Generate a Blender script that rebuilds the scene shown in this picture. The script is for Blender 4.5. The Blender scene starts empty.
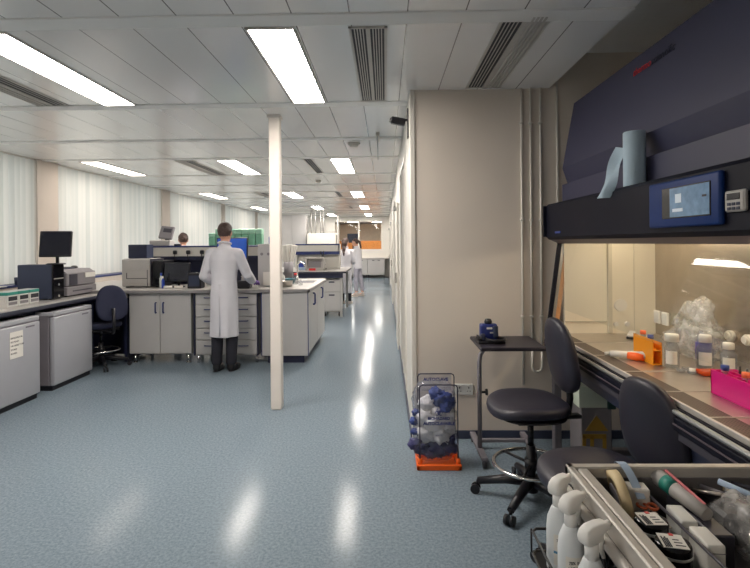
import bpy, bmesh, math, random
from mathutils import Vector, Matrix, Euler, noise
random.seed(7)
PI = math.pi
S = bpy.context.scene
COL = S.collection
R = math.radians

# ------------------------------------------------------------------ materials
def lin(c):
    c = c / 255.0
    return c / 12.92 if c <= 0.04045 else ((c + 0.055) / 1.055) ** 2.4

def rgb(t):
    return (lin(t[0]), lin(t[1]), lin(t[2]), 1.0)

def mat(name, c, rough=0.5, metal=0.0, var=0.05, scale=6.0, bump=0.0, bscale=60.0, spec=0.5, emit=0.0, coat=0.0):
    m = bpy.data.materials.new(name)
    m.use_nodes = True
    nt = m.node_tree
    b = nt.nodes['Principled BSDF']
    b.inputs['Roughness'].default_value = rough
    b.inputs['Metallic'].default_value = metal
    b.inputs['Specular IOR Level'].default_value = spec
    if coat:
        b.inputs['Coat Weight'].default_value = coat
        b.inputs['Coat Roughness'].default_value = 0.08
    tc = nt.nodes.new('ShaderNodeTexCoord')
    if var > 0:
        n = nt.nodes.new('ShaderNodeTexNoise')
        n.inputs['Scale'].default_value = scale
        n.inputs['Detail'].default_value = 4
        nt.links.new(tc.outputs['Object'], n.inputs['Vector'])
        r = nt.nodes.new('ShaderNodeValToRGB')
        k = rgb(c)
        r.color_ramp.elements[0].position = 0.3
        r.color_ramp.elements[1].position = 0.7
        r.color_ramp.elements[0].color = tuple(x * (1 - var) for x in k[:3]) + (1,)
        r.color_ramp.elements[1].color = tuple(min(1, x * (1 + var)) for x in k[:3]) + (1,)
        nt.links.new(n.outputs['Fac'], r.inputs['Fac'])
        nt.links.new(r.outputs['Color'], b.inputs['Base Color'])
    else:
        b.inputs['Base Color'].default_value = rgb(c)
    if bump > 0:
        n2 = nt.nodes.new('ShaderNodeTexNoise')
        n2.inputs['Scale'].default_value = bscale
        n2.inputs['Detail'].default_value = 3
        nt.links.new(tc.outputs['Object'], n2.inputs['Vector'])
        bp = nt.nodes.new('ShaderNodeBump')
        bp.inputs['Strength'].default_value = bump
        bp.inputs['Distance'].default_value = 0.01
        nt.links.new(n2.outputs['Fac'], bp.inputs['Height'])
        nt.links.new(bp.outputs['Normal'], b.inputs['Normal'])
    if emit:
        b.inputs['Emission Color'].default_value = rgb(c)
        b.inputs['Emission Strength'].default_value = emit
    return m

def glass_mat(name, tint=(250, 252, 252), rough=0.02, ior=1.45, haze=0.0, hazec=(210, 214, 220), hs=22):
    m = bpy.data.materials.new(name)
    m.use_nodes = True
    nt = m.node_tree
    nt.nodes.remove(nt.nodes['Principled BSDF'])
    out = nt.nodes['Material Output']
    tr = nt.nodes.new('ShaderNodeBsdfTransparent'); tr.inputs['Color'].default_value = rgb(tint)
    gl = nt.nodes.new('ShaderNodeBsdfGlossy'); gl.inputs['Roughness'].default_value = rough
    fr = nt.nodes.new('ShaderNodeFresnel'); fr.inputs['IOR'].default_value = ior
    mx = nt.nodes.new('ShaderNodeMixShader')
    ge = nt.nodes.new('ShaderNodeNewGeometry')
    iv = nt.nodes.new('ShaderNodeMath'); iv.operation = 'SUBTRACT'; iv.inputs[0].default_value = 1.0
    ml = nt.nodes.new('ShaderNodeMath'); ml.operation = 'MULTIPLY'
    nt.links.new(ge.outputs['Backfacing'], iv.inputs[1])
    nt.links.new(fr.outputs['Fac'], ml.inputs[0]); nt.links.new(iv.outputs[0], ml.inputs[1])
    nt.links.new(ml.outputs[0], mx.inputs['Fac'])
    last = tr
    if haze > 0:
        df = nt.nodes.new('ShaderNodeBsdfDiffuse'); df.inputs['Color'].default_value = rgb(hazec)
        m2 = nt.nodes.new('ShaderNodeMixShader')
        tc = nt.nodes.new('ShaderNodeTexCoord')
        n = nt.nodes.new('ShaderNodeTexNoise'); n.inputs['Scale'].default_value = hs; n.inputs['Detail'].default_value = 3
        mp = nt.nodes.new('ShaderNodeMapRange')
        mp.inputs['From Min'].default_value = 0.35; mp.inputs['From Max'].default_value = 0.7
        mp.inputs['To Min'].default_value = haze * 0.3; mp.inputs['To Max'].default_value = min(1, haze * 1.7)
        nt.links.new(tc.outputs['Object'], n.inputs['Vector'])
        nt.links.new(n.outputs['Fac'], mp.inputs['Value'])
        nt.links.new(mp.outputs['Result'], m2.inputs['Fac'])
        nt.links.new(tr.outputs[0], m2.inputs[1]); nt.links.new(df.outputs[0], m2.inputs[2])
        last = m2
    nt.links.new(last.outputs[0], mx.inputs[1]); nt.links.new(gl.outputs[0], mx.inputs[2])
    nt.links.new(mx.outputs[0], out.inputs['Surface'])
    return m

def emit_mat(name, c, s):
    m = bpy.data.materials.new(name); m.use_nodes = True
    nt = m.node_tree; nt.nodes.remove(nt.nodes['Principled BSDF'])
    e = nt.nodes.new('ShaderNodeEmission'); e.inputs['Color'].default_value = rgb(c); e.inputs['Strength'].default_value = s
    nt.links.new(e.outputs[0], nt.nodes['Material Output'].inputs['Surface'])
    return m

def floor_mat():
    m = mat('vinyl floor', (112, 132, 147), rough=0.24, var=0)
    nt = m.node_tree; b = nt.nodes['Principled BSDF']
    tc = nt.nodes.new('ShaderNodeTexCoord')
    n1 = nt.nodes.new('ShaderNodeTexNoise'); n1.inputs['Scale'].default_value = 60; n1.inputs['Detail'].default_value = 6; n1.inputs['Roughness'].default_value = 0.75
    n2 = nt.nodes.new('ShaderNodeTexNoise'); n2.inputs['Scale'].default_value = 1.1; n2.inputs['Detail'].default_value = 3
    for n in (n1, n2): nt.links.new(tc.outputs['Object'], n.inputs['Vector'])
    r = nt.nodes.new('ShaderNodeValToRGB')
    r.color_ramp.elements[0].position = 0.32; r.color_ramp.elements[0].color = rgb((95, 109, 121))
    r.color_ramp.elements[1].position = 0.68; r.color_ramp.elements[1].color = rgb((134, 147, 157))
    nt.links.new(n1.outputs['Fac'], r.inputs['Fac']); nt.links.new(r.outputs['Color'], b.inputs['Base Color'])
    mp = nt.nodes.new('ShaderNodeMapRange'); mp.inputs['To Min'].default_value = 0.12; mp.inputs['To Max'].default_value = 0.17; b.inputs['Specular IOR Level'].default_value = 0.04
    nt.links.new(n2.outputs['Fac'], mp.inputs['Value']); nt.links.new(mp.outputs['Result'], b.inputs['Roughness'])
    n3 = nt.nodes.new('ShaderNodeTexNoise'); n3.inputs['Scale'].default_value = 9; n3.inputs['Detail'].default_value = 2
    nt.links.new(tc.outputs['Object'], n3.inputs['Vector'])
    bp = nt.nodes.new('ShaderNodeBump'); bp.inputs['Strength'].default_value = 0.03; bp.inputs['Distance'].default_value = 0.02
    nt.links.new(n3.outputs['Fac'], bp.inputs['Height']); nt.links.new(bp.outputs['Normal'], b.inputs['Normal'])
    return m

def ceiling_mat():
    """metal planks running along Y, 0.3 m wide, dark open joints between them"""
    m = mat('metal ceiling planks', (246, 245, 243), rough=0.24, var=0.02, scale=0.6, spec=0.75, coat=0.5)
    m.node_tree.nodes['Principled BSDF'].inputs['Coat Roughness'].default_value = 0.16
    nt = m.node_tree; b = nt.nodes['Principled BSDF']
    tc = nt.nodes.new('ShaderNodeTexCoord'); sx = nt.nodes.new('ShaderNodeSeparateXYZ')
    nt.links.new(tc.outputs['Object'], sx.inputs[0])
    a = nt.nodes.new('ShaderNodeMath'); a.operation = 'ADD'; a.inputs[1].default_value = 30.777
    d = nt.nodes.new('ShaderNodeMath'); d.operation = 'DIVIDE'; d.inputs[1].default_value = 0.3
    f = nt.nodes.new('ShaderNodeMath'); f.operation = 'FRACT'
    c = nt.nodes.new('ShaderNodeMath'); c.operation = 'LESS_THAN'; c.inputs[1].default_value = 0.022
    nt.links.new(sx.outputs['X'], a.inputs[0]); nt.links.new(a.outputs[0], d.inputs[0]); nt.links.new(d.outputs[0], f.inputs[0]); nt.links.new(f.outputs[0], c.inputs[0])
    mx = nt.nodes.new('ShaderNodeMix'); mx.data_type = 'RGBA'
    src = b.inputs['Base Color'].links[0].from_socket
    nt.links.new(c.outputs[0], mx.inputs['Factor']); nt.links.new(src, mx.inputs['A']); mx.inputs['B'].default_value = rgb((120, 118, 118))
    nt.links.new(mx.outputs['Result'], b.inputs['Base Color'])
    return m

def perforated_mat():
    m = mat('perforated steel', (60, 54, 52), rough=0.45, metal=0.2, var=0, spec=0.2)
    nt = m.node_tree; b = nt.nodes['Principled BSDF']
    tc = nt.nodes.new('ShaderNodeTexCoord')
    v = nt.nodes.new('ShaderNodeTexVoronoi'); v.inputs['Scale'].default_value = 75; v.inputs['Randomness'].default_value = 0.0
    nt.links.new(tc.outputs['Object'], v.inputs['Vector'])
    c = nt.nodes.new('ShaderNodeMath'); c.operation = 'LESS_THAN'; c.inputs[1].default_value = 0.42
    nt.links.new(v.outputs['Distance'], c.inputs[0])
    mx = nt.nodes.new('ShaderNodeMix'); mx.data_type = 'RGBA'
    mx.inputs['A'].default_value = rgb((84, 74, 68)); mx.inputs['B'].default_value = rgb((24, 22, 24))
    nt.links.new(c.outputs[0], mx.inputs['Factor']); nt.links.new(mx.outputs['Result'], b.inputs['Base Color'])
    return m

def blind_mat():
    m = bpy.data.materials.new('blind fabric'); m.use_nodes = True
    nt = m.node_tree; nt.nodes.remove(nt.nodes['Principled BSDF'])
    df = nt.nodes.new('ShaderNodeBsdfDiffuse'); tr = nt.nodes.new('ShaderNodeBsdfTranslucent')
    tc0 = nt.nodes.new('ShaderNodeTexCoord'); tc = nt.nodes.new('ShaderNodeMapping'); tc.inputs['Scale'].default_value = (0.0, 1.0, 0.0)
    nt.links.new(tc0.outputs['Object'], tc.inputs['Vector'])
    n = nt.nodes.new('ShaderNodeTexNoise'); n.inputs['Scale'].default_value = 11; n.inputs['Detail'].default_value = 0
    r = nt.nodes.new('ShaderNodeValToRGB'); r.color_ramp.elements[0].position = 0.35; r.color_ramp.elements[1].position = 0.65
    r.color_ramp.elements[0].color = rgb((228, 230, 227)); r.color_ramp.elements[1].color = rgb((243, 242, 238))
    nt.links.new(tc.outputs['Vector'], n.inputs['Vector']); nt.links.new(n.outputs['Fac'], r.inputs['Fac'])
    nt.links.new(r.outputs['Color'], df.inputs['Color']); nt.links.new(r.outputs['Color'], tr.inputs['Color'])
    mx = nt.nodes.new('ShaderNodeMixShader'); mx.inputs['Fac'].default_value = 0.5
    nt.links.new(df.outputs[0], mx.inputs[1]); nt.links.new(tr.outputs[0], mx.inputs[2])
    nt.links.new(mx.outputs[0], nt.nodes['Material Output'].inputs['Surface'])
    return m

def tinted(name, c, opacity=0.75, rough=0.25):
    """coloured see-through plastic"""
    m = mat(name, c, rough=rough, var=0.03)
    nt = m.node_tree; b = nt.nodes['Principled BSDF']; out = nt.nodes['Material Output']
    tr = nt.nodes.new('ShaderNodeBsdfTransparent'); tr.inputs['Color'].default_value = rgb(c)
    mx = nt.nodes.new('ShaderNodeMixShader'); mx.inputs['Fac'].default_value = opacity
    nt.links.new(tr.outputs[0], mx.inputs[1]); nt.links.new(b.outputs[0], mx.inputs[2]); nt.links.new(mx.outputs[0], out.inputs['Surface'])
    return m

FLOOR = floor_mat(); CEIL = ceiling_mat(); PERF = perforated_mat(); BLIND = blind_mat()
WALL = mat('beige wall paint', (222, 212, 200), 0.6, var=0.025, scale=2, bump=0.02)
WHITEWALL = mat('white wall paint', (214, 211, 204), 0.55, var=0.02, scale=2)
PIER = mat('pier paint', (204, 194, 184), 0.6, var=0.03, scale=3)
TRIMW = mat('white trim paint', (218, 214, 206), 0.4, var=0.02)
SKIRT = mat('navy skirting', (58, 64, 84), 0.4)
CEILW = mat('ceiling white', (240, 239, 236), 0.4, var=0.02)
FRAMEG = mat('window frame aluminium', (150, 152, 152), 0.35, 0.6)
GLASS = glass_mat('clear glass')
SASHGLASS = glass_mat('sash glass', rough=0.03, ior=1.5)
GREYGLASS = glass_mat('corridor glass', tint=(150, 165, 168), rough=0.06, ior=1.6, haze=0.35, hazec=(150, 166, 170), hs=0.6)
LAMPW = emit_mat('lamp diffuser by windows', (255, 242, 228), 13.0)
LAMP = emit_mat('lamp diffuser', (255, 246, 236), 46.0)
LAMPF = emit_mat('lamp diffuser far room', (255, 246, 236), 17.0)
TUBE = emit_mat('cabinet lamp tube', (255, 234, 204), 26.0)
DARKSLOT = mat('vent slot dark', (30, 31, 40), 0.6)
VENTW = mat('vent white', (196, 192, 186), 0.4)
CABW = mat('cupboard white laminate', (180, 178, 177), 0.38, var=0.02)
EDGEG = mat('worktop edge grey', (136, 133, 134), 0.4)
CARC = mat('carcass grey laminate', (168, 166, 164), 0.45)
BLUE = mat('blue edging', (30, 46, 104), 0.35)
NAVY = mat('dark navy panel', (28, 32, 58), 0.4)
WORKT = mat('bench worktop laminate', (176, 172, 168), 0.28, var=0.06, scale=40)
EDGE = mat('worktop edge dark', (54, 56, 70), 0.4)
STEEL = mat('brushed steel', (190, 184, 176), 0.3, 0.9, var=0.06, scale=14)
CHROME = mat('chrome', (215, 213, 210), 0.12, 1.0, var=0)
ALU = mat('aluminium', (186, 181, 174), 0.5, 0.35, var=0.05, scale=20)
FRIDGE = mat('white appliance enamel', (166, 167, 173), 0.3, var=0.015)
GASKET = mat('grey gasket', (120, 116, 122), 0.6)
BLACK = mat('black plastic', (22, 22, 28), 0.38)
BLACKG = mat('glossy black plastic', (14, 14, 20), 0.15)
PCBLUE = mat('dark blue grey casing', (42, 50, 74), 0.45)
SCREEN = mat('dark screen', (22, 24, 38), 0.18)
SCRBLUE = mat('blue lit screen', (20, 72, 158), 0.3, emit=0.55, var=0.15, scale=8)
PRGREY = mat('grey instrument casing', (128, 124, 128), 0.45, var=0.05)
PRBEIGE = mat('light grey instrument casing', (176, 172, 168), 0.42, var=0.04)
PRDARK = mat('charcoal instrument casing', (62, 60, 70), 0.45)
PAPER = mat('white paper', (226, 222, 214), 0.7, var=0.03)
INK = mat('black ink', (40, 40, 46), 0.7, var=0)
GREENB = mat('green tip box plastic', (120, 178, 148), 0.35, var=0.08)
TEAL = mat('teal plastic', (46, 138, 124), 0.4)
CLEARW = mat('milky plastic', (206, 206, 202), 0.35, var=0.05)
VINYL = mat('dark grey vinyl upholstery', (37, 36, 49), 0.45, var=0.05, bump=0.05, bscale=140)
FABRIC = mat('navy fabric', (34, 38, 62), 0.85, bump=0.15, bscale=300)
COAT = mat('white coat cotton', (203, 201, 207), 0.8, var=0.03, bump=0.9, bscale=7)
SKIN = mat('skin', (198, 150, 128), 0.5, var=0.06)
HAIRB = mat('dark brown hair', (62, 44, 38), 0.55, var=0.25, scale=60, bump=0.4, bscale=120)
TROUS = mat('black trousers', (28, 28, 38), 0.8)
TROUG = mat('grey trousers', (160, 158, 170), 0.8)
TROUB = mat('slate blue trousers', (98, 102, 124), 0.8)
SHOEB = mat('black shoe leather', (20, 19, 22), 0.35)
SHOEW = mat('pale shoes', (196, 184, 176), 0.5)
GLOVE = mat('purple nitrile', (112, 72, 160), 0.45)
HULL = mat('dark grey hood enamel', (53, 54, 79), 0.5, var=0.03, scale=2)
BARN = mat('navy black hood bar', (17, 19, 33), 0.5, spec=0.15)
LIPP = mat('hood lip mauve grey', (96, 84, 92), 0.5)
CREAM = mat('cream inner panel', (226, 218, 200), 0.5, var=0.03)
OAK = mat('orange wood', (190, 118, 48), 0.5, var=0.15, scale=12)
ORANGE = mat('orange plastic', (250, 104, 28), 0.4)
AMBER = tinted('amber acrylic', (250, 168, 44), 0.8)
PINK = tinted('magenta rack plastic', (236, 20, 140), 0.88)
BLUEP = mat('blue plastic', (34, 62, 150), 0.35)
BLUED = mat('deep blue device', (30, 44, 110), 0.35)
RED = mat('red plastic', (200, 36, 40), 0.4)
REDD = mat('dark red print', (140, 26, 46), 0.5)
YELLOW = mat('yellow print', (168, 134, 52), 0.5)
BINGREY = mat('bin grey board', (122, 118, 122), 0.6)
LIDG = mat('pale mint lid', (206, 216, 200), 0.45)
CREAMT = mat('cream tape', (222, 200, 156), 0.5)
TOWEL = mat('pale blue paper towel', (176, 196, 210), 0.85, bump=0.2, bscale=150)
BAGC = glass_mat('clear plastic bag', tint=(236, 238, 246), rough=0.12, ior=1.25, haze=0.08)
BAGS = glass_mat('cloudy plastic bag', tint=(250, 250, 250), rough=0.12, ior=1.4, haze=0.3, hazec=(232, 230, 228))
TISSUE = mat('crumpled white tissue', (236, 232, 226), 0.8, bump=0.4, bscale=30)
GLOVEB = mat('crumpled blue gloves', (48, 66, 128), 0.5, bump=0.4, bscale=30, var=0.3, scale=9)
GLOVEP = mat('crumpled violet gloves', (54, 54, 98), 0.5, bump=0.4, bscale=30, var=0.3, scale=9)
PRINTB = mat('navy print', (36, 48, 120), 0.5, var=0)
AMBERL = tinted('amber liquid', (190, 70, 24), 0.8)
CLEARP = glass_mat('clear bottle plastic', tint=(235, 236, 236), rough=0.06, ior=1.35, haze=0.18)
SPRAYB = tinted('frosted bottle plastic', (230, 234, 236), 0.9, 0.4)
SPRAYW = mat('white trigger plastic', (244, 242, 238), 0.38, var=0.02)
PALEB = mat('pale blue card', (170, 190, 214), 0.6)
GREENG = mat('dark green tin', (30, 62, 60), 0.5)

# ------------------------------------------------------------------ mesh builder
class MB:
    def __init__(self):
        self.v = []; self.f = []; self.s = []
    def add(self, vs, fs, smooth=False, M=None):
        o = len(self.v)
        for p in vs:
            p = Vector(p)
            self.v.append(M @ p if M else p)
        for f in fs:
            self.f.append([i + o for i in f]); self.s.append(smooth)
        return self
    def box(self, x0, x1, y0, y1, z0, z1, b=0.0, M=None, seg=1):
        bm = bmesh.new()
        vs = [bm.verts.new((x, y, z)) for z in (z0, z1) for y in (y0, y1) for x in (x0, x1)]
        for q in ((0, 2, 3, 1), (4, 5, 7, 6), (0, 1, 5, 4), (2, 6, 7, 3), (0, 4, 6, 2), (1, 3, 7, 5)):
            bm.faces.new([vs[i] for i in q])
        if b > 0:
            b = min(b, 0.45 * min(abs(x1 - x0), abs(y1 - y0), abs(z1 - z0)))
            bmesh.ops.bevel(bm, geom=bm.edges[:], offset=b, segments=seg, affect='EDGES', profile=0.6)
        bm.verts.index_update()
        self.add([v.co.copy() for v in bm.verts], [[v.index for v in f.verts] for f in bm.faces], seg > 1, M)
        bm.free(); return self
    def cyl(self, p0, p1, r0, r1=None, n=16, cap=True, M=None):
        p0 = Vector(p0); p1 = Vector(p1); r1 = r0 if r1 is None else r1
        q = (p1 - p0).to_track_quat('Z', 'Y').to_matrix()
        vs = []
        for p, r in ((p0, r0), (p1, r1)):
            for i in range(n):
                a = 2 * PI * i / n
                vs.append(p + q @ Vector((r * math.cos(a), r * math.sin(a), 0)))
        self.add(vs, [(i, (i + 1) % n, n + (i + 1) % n, n + i) for i in range(n)], True, M)
        if cap:
            self.add(vs[:n], [list(range(n))[::-1]], False, M); self.add(vs[n:], [list(range(n))], False, M)
        return self
    def tube(self, pts, r, n=8, closed=False, M=None):
        pts = [Vector(p) for p in pts]; N = len(pts)
        rr = r if isinstance(r, (list, tuple)) else [r] * N
        vs = []; fs = []
        up = None
        for i in range(N):
            a = pts[(i - 1) % N] if (closed or i > 0) else pts[i]
            b = pts[(i + 1) % N] if (closed or i < N - 1) else pts[i]
            t = (b - a).normalized()
            if up is None:
                up = Vector((0, 0, 1)) if abs(t.z) < 0.9 else Vector((1, 0, 0))
            s = t.cross(up)
            if s.length < 1e-5: s = t.cross(Vector((0, 1, 0.1)))
            s.normalize(); up = s.cross(t).normalized()
            for k in range(n):
                an = 2 * PI * k / n
                vs.append(pts[i] + rr[i] * (math.cos(an) * s + math.sin(an) * up))
        for i in range(N if closed else N - 1):
            j = (i + 1) % N
            for k in range(n):
                fs.append((i * n + k, i * n + (k + 1) % n, j * n + (k + 1) % n, j * n + k))
        self.add(vs, fs, True, M)
        if not closed:
            self.add(vs[:n], [list(range(n))[::-1]], False, M); self.add(vs[-n:], [list(range(n))], False, M)
        return self
    def lathe(self, prof, c=(0, 0, 0), n=24, M=None, smooth=True, wob=None):
        vs = []; fs = []
        for (r, z) in prof:
            for i in range(n):
                a = 2 * PI * i / n
                k = wob(a, z) if wob else 1.0
                vs.append((c[0] + r * k * math.cos(a), c[1] + r * k * math.sin(a), c[2] + z))
        for j in range(len(prof) - 1):
            for i in range(n):
                fs.append((j * n + i, j * n + (i + 1) % n, (j + 1) * n + (i + 1) % n, (j + 1) * n + i))
        self.add(vs, fs, smooth, M)
        if prof[0][0] > 1e-4: self.add(vs[:n], [list(range(n))[::-1]], False, M)
        if prof[-1][0] > 1e-4: self.add(vs[-n:], [list(range(n))], False, M)
        return self
    def prism(self, poly, axis, lo, hi, M=None):
        n = len(poly); vs = []
        for t in (lo, hi):
            for (a, b) in poly:
                vs.append({'x': (t, a, b), 'y': (a, t, b), 'z': (a, b, t)}[axis])
        self.add(vs, [(i, (i + 1) % n, n + (i + 1) % n, n + i) for i in range(n)] + [list(range(n))[::-1], list(range(n, 2 * n))], False, M)
        return self
    def ell(self, c, r, M=None, nu=20, nv=12, disp=None):
        vs = []; fs = []
        for j in range(nv + 1):
            ph = PI * j / nv
            for i in range(nu):
                th = 2 * PI * i / nu
                d = Vector((math.sin(ph) * math.cos(th), math.sin(ph) * math.sin(th), math.cos(ph)))
                k = 1 + (disp(d) if disp else 0)
                vs.append((c[0] + r[0] * d.x * k, c[1] + r[1] * d.y * k, c[2] + r[2] * d.z * k))
        for j in range(nv):
            for i in range(nu):
                fs.append((j * nu + i, (j + 1) * nu + i, (j + 1) * nu + (i + 1) % nu, j * nu + (i + 1) % nu))
        return self.add(vs, fs, True, M)
    def cap(self, p0, r0, p1, r1, n=14):
        p0 = Vector(p0); p1 = Vector(p1)
        self.cyl(p0, p1, r0, r1, n)
        self.ell(p0, (r0,) * 3, nu=n, nv=8); self.ell(p1, (r1,) * 3, nu=n, nv=8)
        return self
    def pad(self, a, b, th, n=2.6, bend=None, M=None, N=40, edge=0.45):
        """cushion: superellipse outline in XY, thickness th in Z"""
        vs = []; fs = []
        rings = [(0.0, 1.0), (0.45, 1.0), (0.75, 0.94), (0.92, 0.78), (0.985, 0.5), (1.0, 0.0), (0.985, -0.5), (0.92, -0.78), (0.75, -0.94), (0.45, -1.0), (0.0, -1.0)]
        for (q, z) in rings:
            for i in range(N):
                t = 2 * PI * i / N
                ct, st = math.cos(t), math.sin(t)
                x = a * q * math.copysign(abs(ct) ** (2 / n), ct); y = b * q * math.copysign(abs(st) ** (2 / n), st)
                zz = z * th / 2
                if bend: x, y, zz = bend(x, y, zz)
                vs.append((x, y, zz))
        for j in range(len(rings) - 1):
            for i in range(N):
                fs.append((j * N + i, (j + 1) * N + i, (j + 1) * N + (i + 1) % N, j * N + (i + 1) % N))
        return self.add(vs, fs, True, M)
    def build(self, name, m, parent=None, loc=None, rotz=0.0):
        me = bpy.data.meshes.new(name)
        me.from_pydata([tuple(p) for p in self.v], [], self.f)
        me.polygons.foreach_set('use_smooth', self.s)
        me.materials.append(m)
        bm = bmesh.new(); bm.from_mesh(me)
        bmesh.ops.remove_doubles(bm, verts=bm.verts, dist=1e-5)
        bmesh.ops.recalc_face_normals(bm, faces=bm.faces)
        bm.to_mesh(me); bm.free(); me.update()
        o = bpy.data.objects.new(name, me); COL.objects.link(o)
        if parent: o.parent = parent
        if loc: o.location = loc
        o.rotation_euler.z = rotz
        return o

def box(x0, x1, y0, y1, z0, z1, b=0.0, seg=1):
    return MB().box(x0, x1, y0, y1, z0, z1, b, seg=seg)

def thing(name, label, cat, loc=(0, 0, 0), rotz=0.0, group=None):
    o = bpy.data.objects.new(name, None); COL.objects.link(o)
    o.empty_display_size = 0.1
    o.location = loc; o.rotation_euler.z = rotz
    o['label'] = label; o['category'] = cat
    if group: o['group'] = group
    return o

def tag(o, label, cat, group=None, kind=None):
    o['label'] = label; o['category'] = cat
    if group: o['group'] = group
    if kind: o['kind'] = kind
    return o

def struct(o):
    o['kind'] = 'structure'; return o

def dup(root, loc, rotz=None, label=None):
    r = root.copy(); COL.objects.link(r); r.location = loc
    if rotz is not None: r.rotation_euler.z = rotz
    if label: r['label'] = label
    for ch in list(root.children):
        c = ch.copy(); COL.objects.link(c); c.parent = r
        for g in list(ch.children):
            d = g.copy(); COL.objects.link(d); d.parent = c
    return r

def remesh(o, voxel, it=4, fac=0.5):
    m = o.modifiers.new('r', 'REMESH'); m.mode = 'VOXEL'; m.voxel_size = voxel; m.use_smooth_shade = True
    s = o.modifiers.new('s', 'SMOOTH'); s.iterations = it; s.factor = fac
    dg = bpy.context.evaluated_depsgraph_get()
    me = bpy.data.meshes.new_from_object(o.evaluated_get(dg))
    o.modifiers.clear(); mt = o.data.materials[0]; o.data = me
    if not me.materials: me.materials.append(mt)
    for p in me.polygons: p.use_smooth = True
    return o

def text(body, size, m, parent, M, name='lettering', ext=0.0005, align='LEFT', bold=0.0):
    cu = bpy.data.curves.new(name, 'FONT'); cu.body = body; cu.size = size; cu.extrude = ext; cu.align_x = align; cu.offset = bold
    cu.resolution_u = 2
    t = bpy.data.objects.new(name + '_src', cu); COL.objects.link(t)
    dg = bpy.context.evaluated_depsgraph_get()
    me = bpy.data.meshes.new_from_object(t.evaluated_get(dg))
    COL.objects.unlink(t); bpy.data.objects.remove(t)
    me.transform(M); me.materials.clear(); me.materials.append(m)
    o = bpy.data.objects.new(name, me); COL.objects.link(o)
    if parent: o.parent = parent
    return o

def frame_M(origin, xdir, ydir):
    x = Vector(xdir).normalized(); y = Vector(ydir).normalized(); z = x.cross(y)
    M = Matrix.Identity(4)
    for i in range(3):
        M[i][0] = x[i]; M[i][1] = y[i]; M[i][2] = z[i]; M[i][3] = origin[i]
    return M

ORD = ['first', 'second', 'third', 'fourth', 'fifth', 'sixth', 'seventh', 'eighth', 'ninth', 'tenth']

def crumple(seed, amp):
    def d(v):
        q = v * 2.3 + Vector((seed * 3.1, seed * 1.7, seed))
        return amp * (noise.noise(q) + 0.5 * noise.noise(q * 2.7))
    return d
# ------------------------------------------------------------------ camera, world
CEZ = 2.72; CAMZ = 1.53
cam = bpy.data.cameras.new('camera'); cam.sensor_width = 36.0; cam.lens = 505 / 750 * 36.0
cam.shift_y = -41.0 / 750.0; cam.clip_start = 0.05; cam.clip_end = 200
co = bpy.data.objects.new('camera', cam); COL.objects.link(co)
co.location = (0, 0, CAMZ)
co.rotation_euler = (Matrix.Rotation(math.atan(10 / 505), 3, 'Z') @ Matrix.Rotation(PI / 2, 3, 'X') @ Matrix.Rotation(R(-0.5), 3, 'Z')).to_euler()
S.camera = co

w = bpy.data.worlds.new('overcast sky'); S.world = w; w.use_nodes = True
bg = w.node_tree.nodes['Background']; bg.inputs['Color'].default_value = (1.0, 0.985, 0.955, 1); bg.inputs['Strength'].default_value = 1.35
S.view_settings.view_transform = 'Standard'; S.view_settings.look = 'None'; S.view_settings.gamma = 1.0
S.view_settings.exposure = 0.0
S.view_settings.use_curve_mapping = False
S.cycles.max_bounces = 10; S.cycles.diffuse_bounces = 5; S.cycles.glossy_bounces = 4; S.cycles.transparent_max_bounces = 16
S.cycles.sample_clamp_indirect = 4.0
S.cycles.use_denoising = True

# ------------------------------------------------------------------ room shell
YB, YF = 22.6, -2.5
XL, XC, XS, XR = -4.75, 0.2, 1.285, 2.1
YP = 3.95
struct(box(XL - 0.3, XR + 0.2, YF - 0.1, YB + 9.2, -0.12, 0).build('floor', FLOOR))
struct(box(XL - 0.3, XS, YF - 0.1, YB + 0.1, CEZ, CEZ + 0.28).build('ceiling', CEIL))
struct(box(XS, XR + 0.1, YF - 0.1, YP + 0.3, 2.99, 3.09).build('ceiling', CEILW))
PIERS = [(-2.5, -1.1), (2.75, 3.15), (6.82, 7.26), (10.69, 11.09), (14.65, 14.95), (18.5, 18.8), (22.45, 22.6)]
SILL = 1.0
w_ = MB().box(XL - 0.25, XL, YF, YB, 0, SILL)
struct(w_.build('wall_left', WALL))
for (a, b_) in PIERS:
    struct(box(XL - 0.25, XL, a, b_, SILL, CEZ).build('wall_left', PIER))
struct(box(XL - 0.3, XR + 0.2, YF - 0.1, YF, 0, 3.05).build('wall_back', WALL))
struct(box(XR, XR + 0.1, YF, YP, 0, 3.05).build('wall_right', WALL))
struct(box(XC + 0.035, XR + 0.1, YP, YP + 0.12, 0, 3.05).build('wall_partition', WALL))
struct(box(XC, XC + 0.04, YP - 0.012, YP + 0.14, 0, CEZ, 0.004).build('trim_1', TRIMW))
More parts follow.
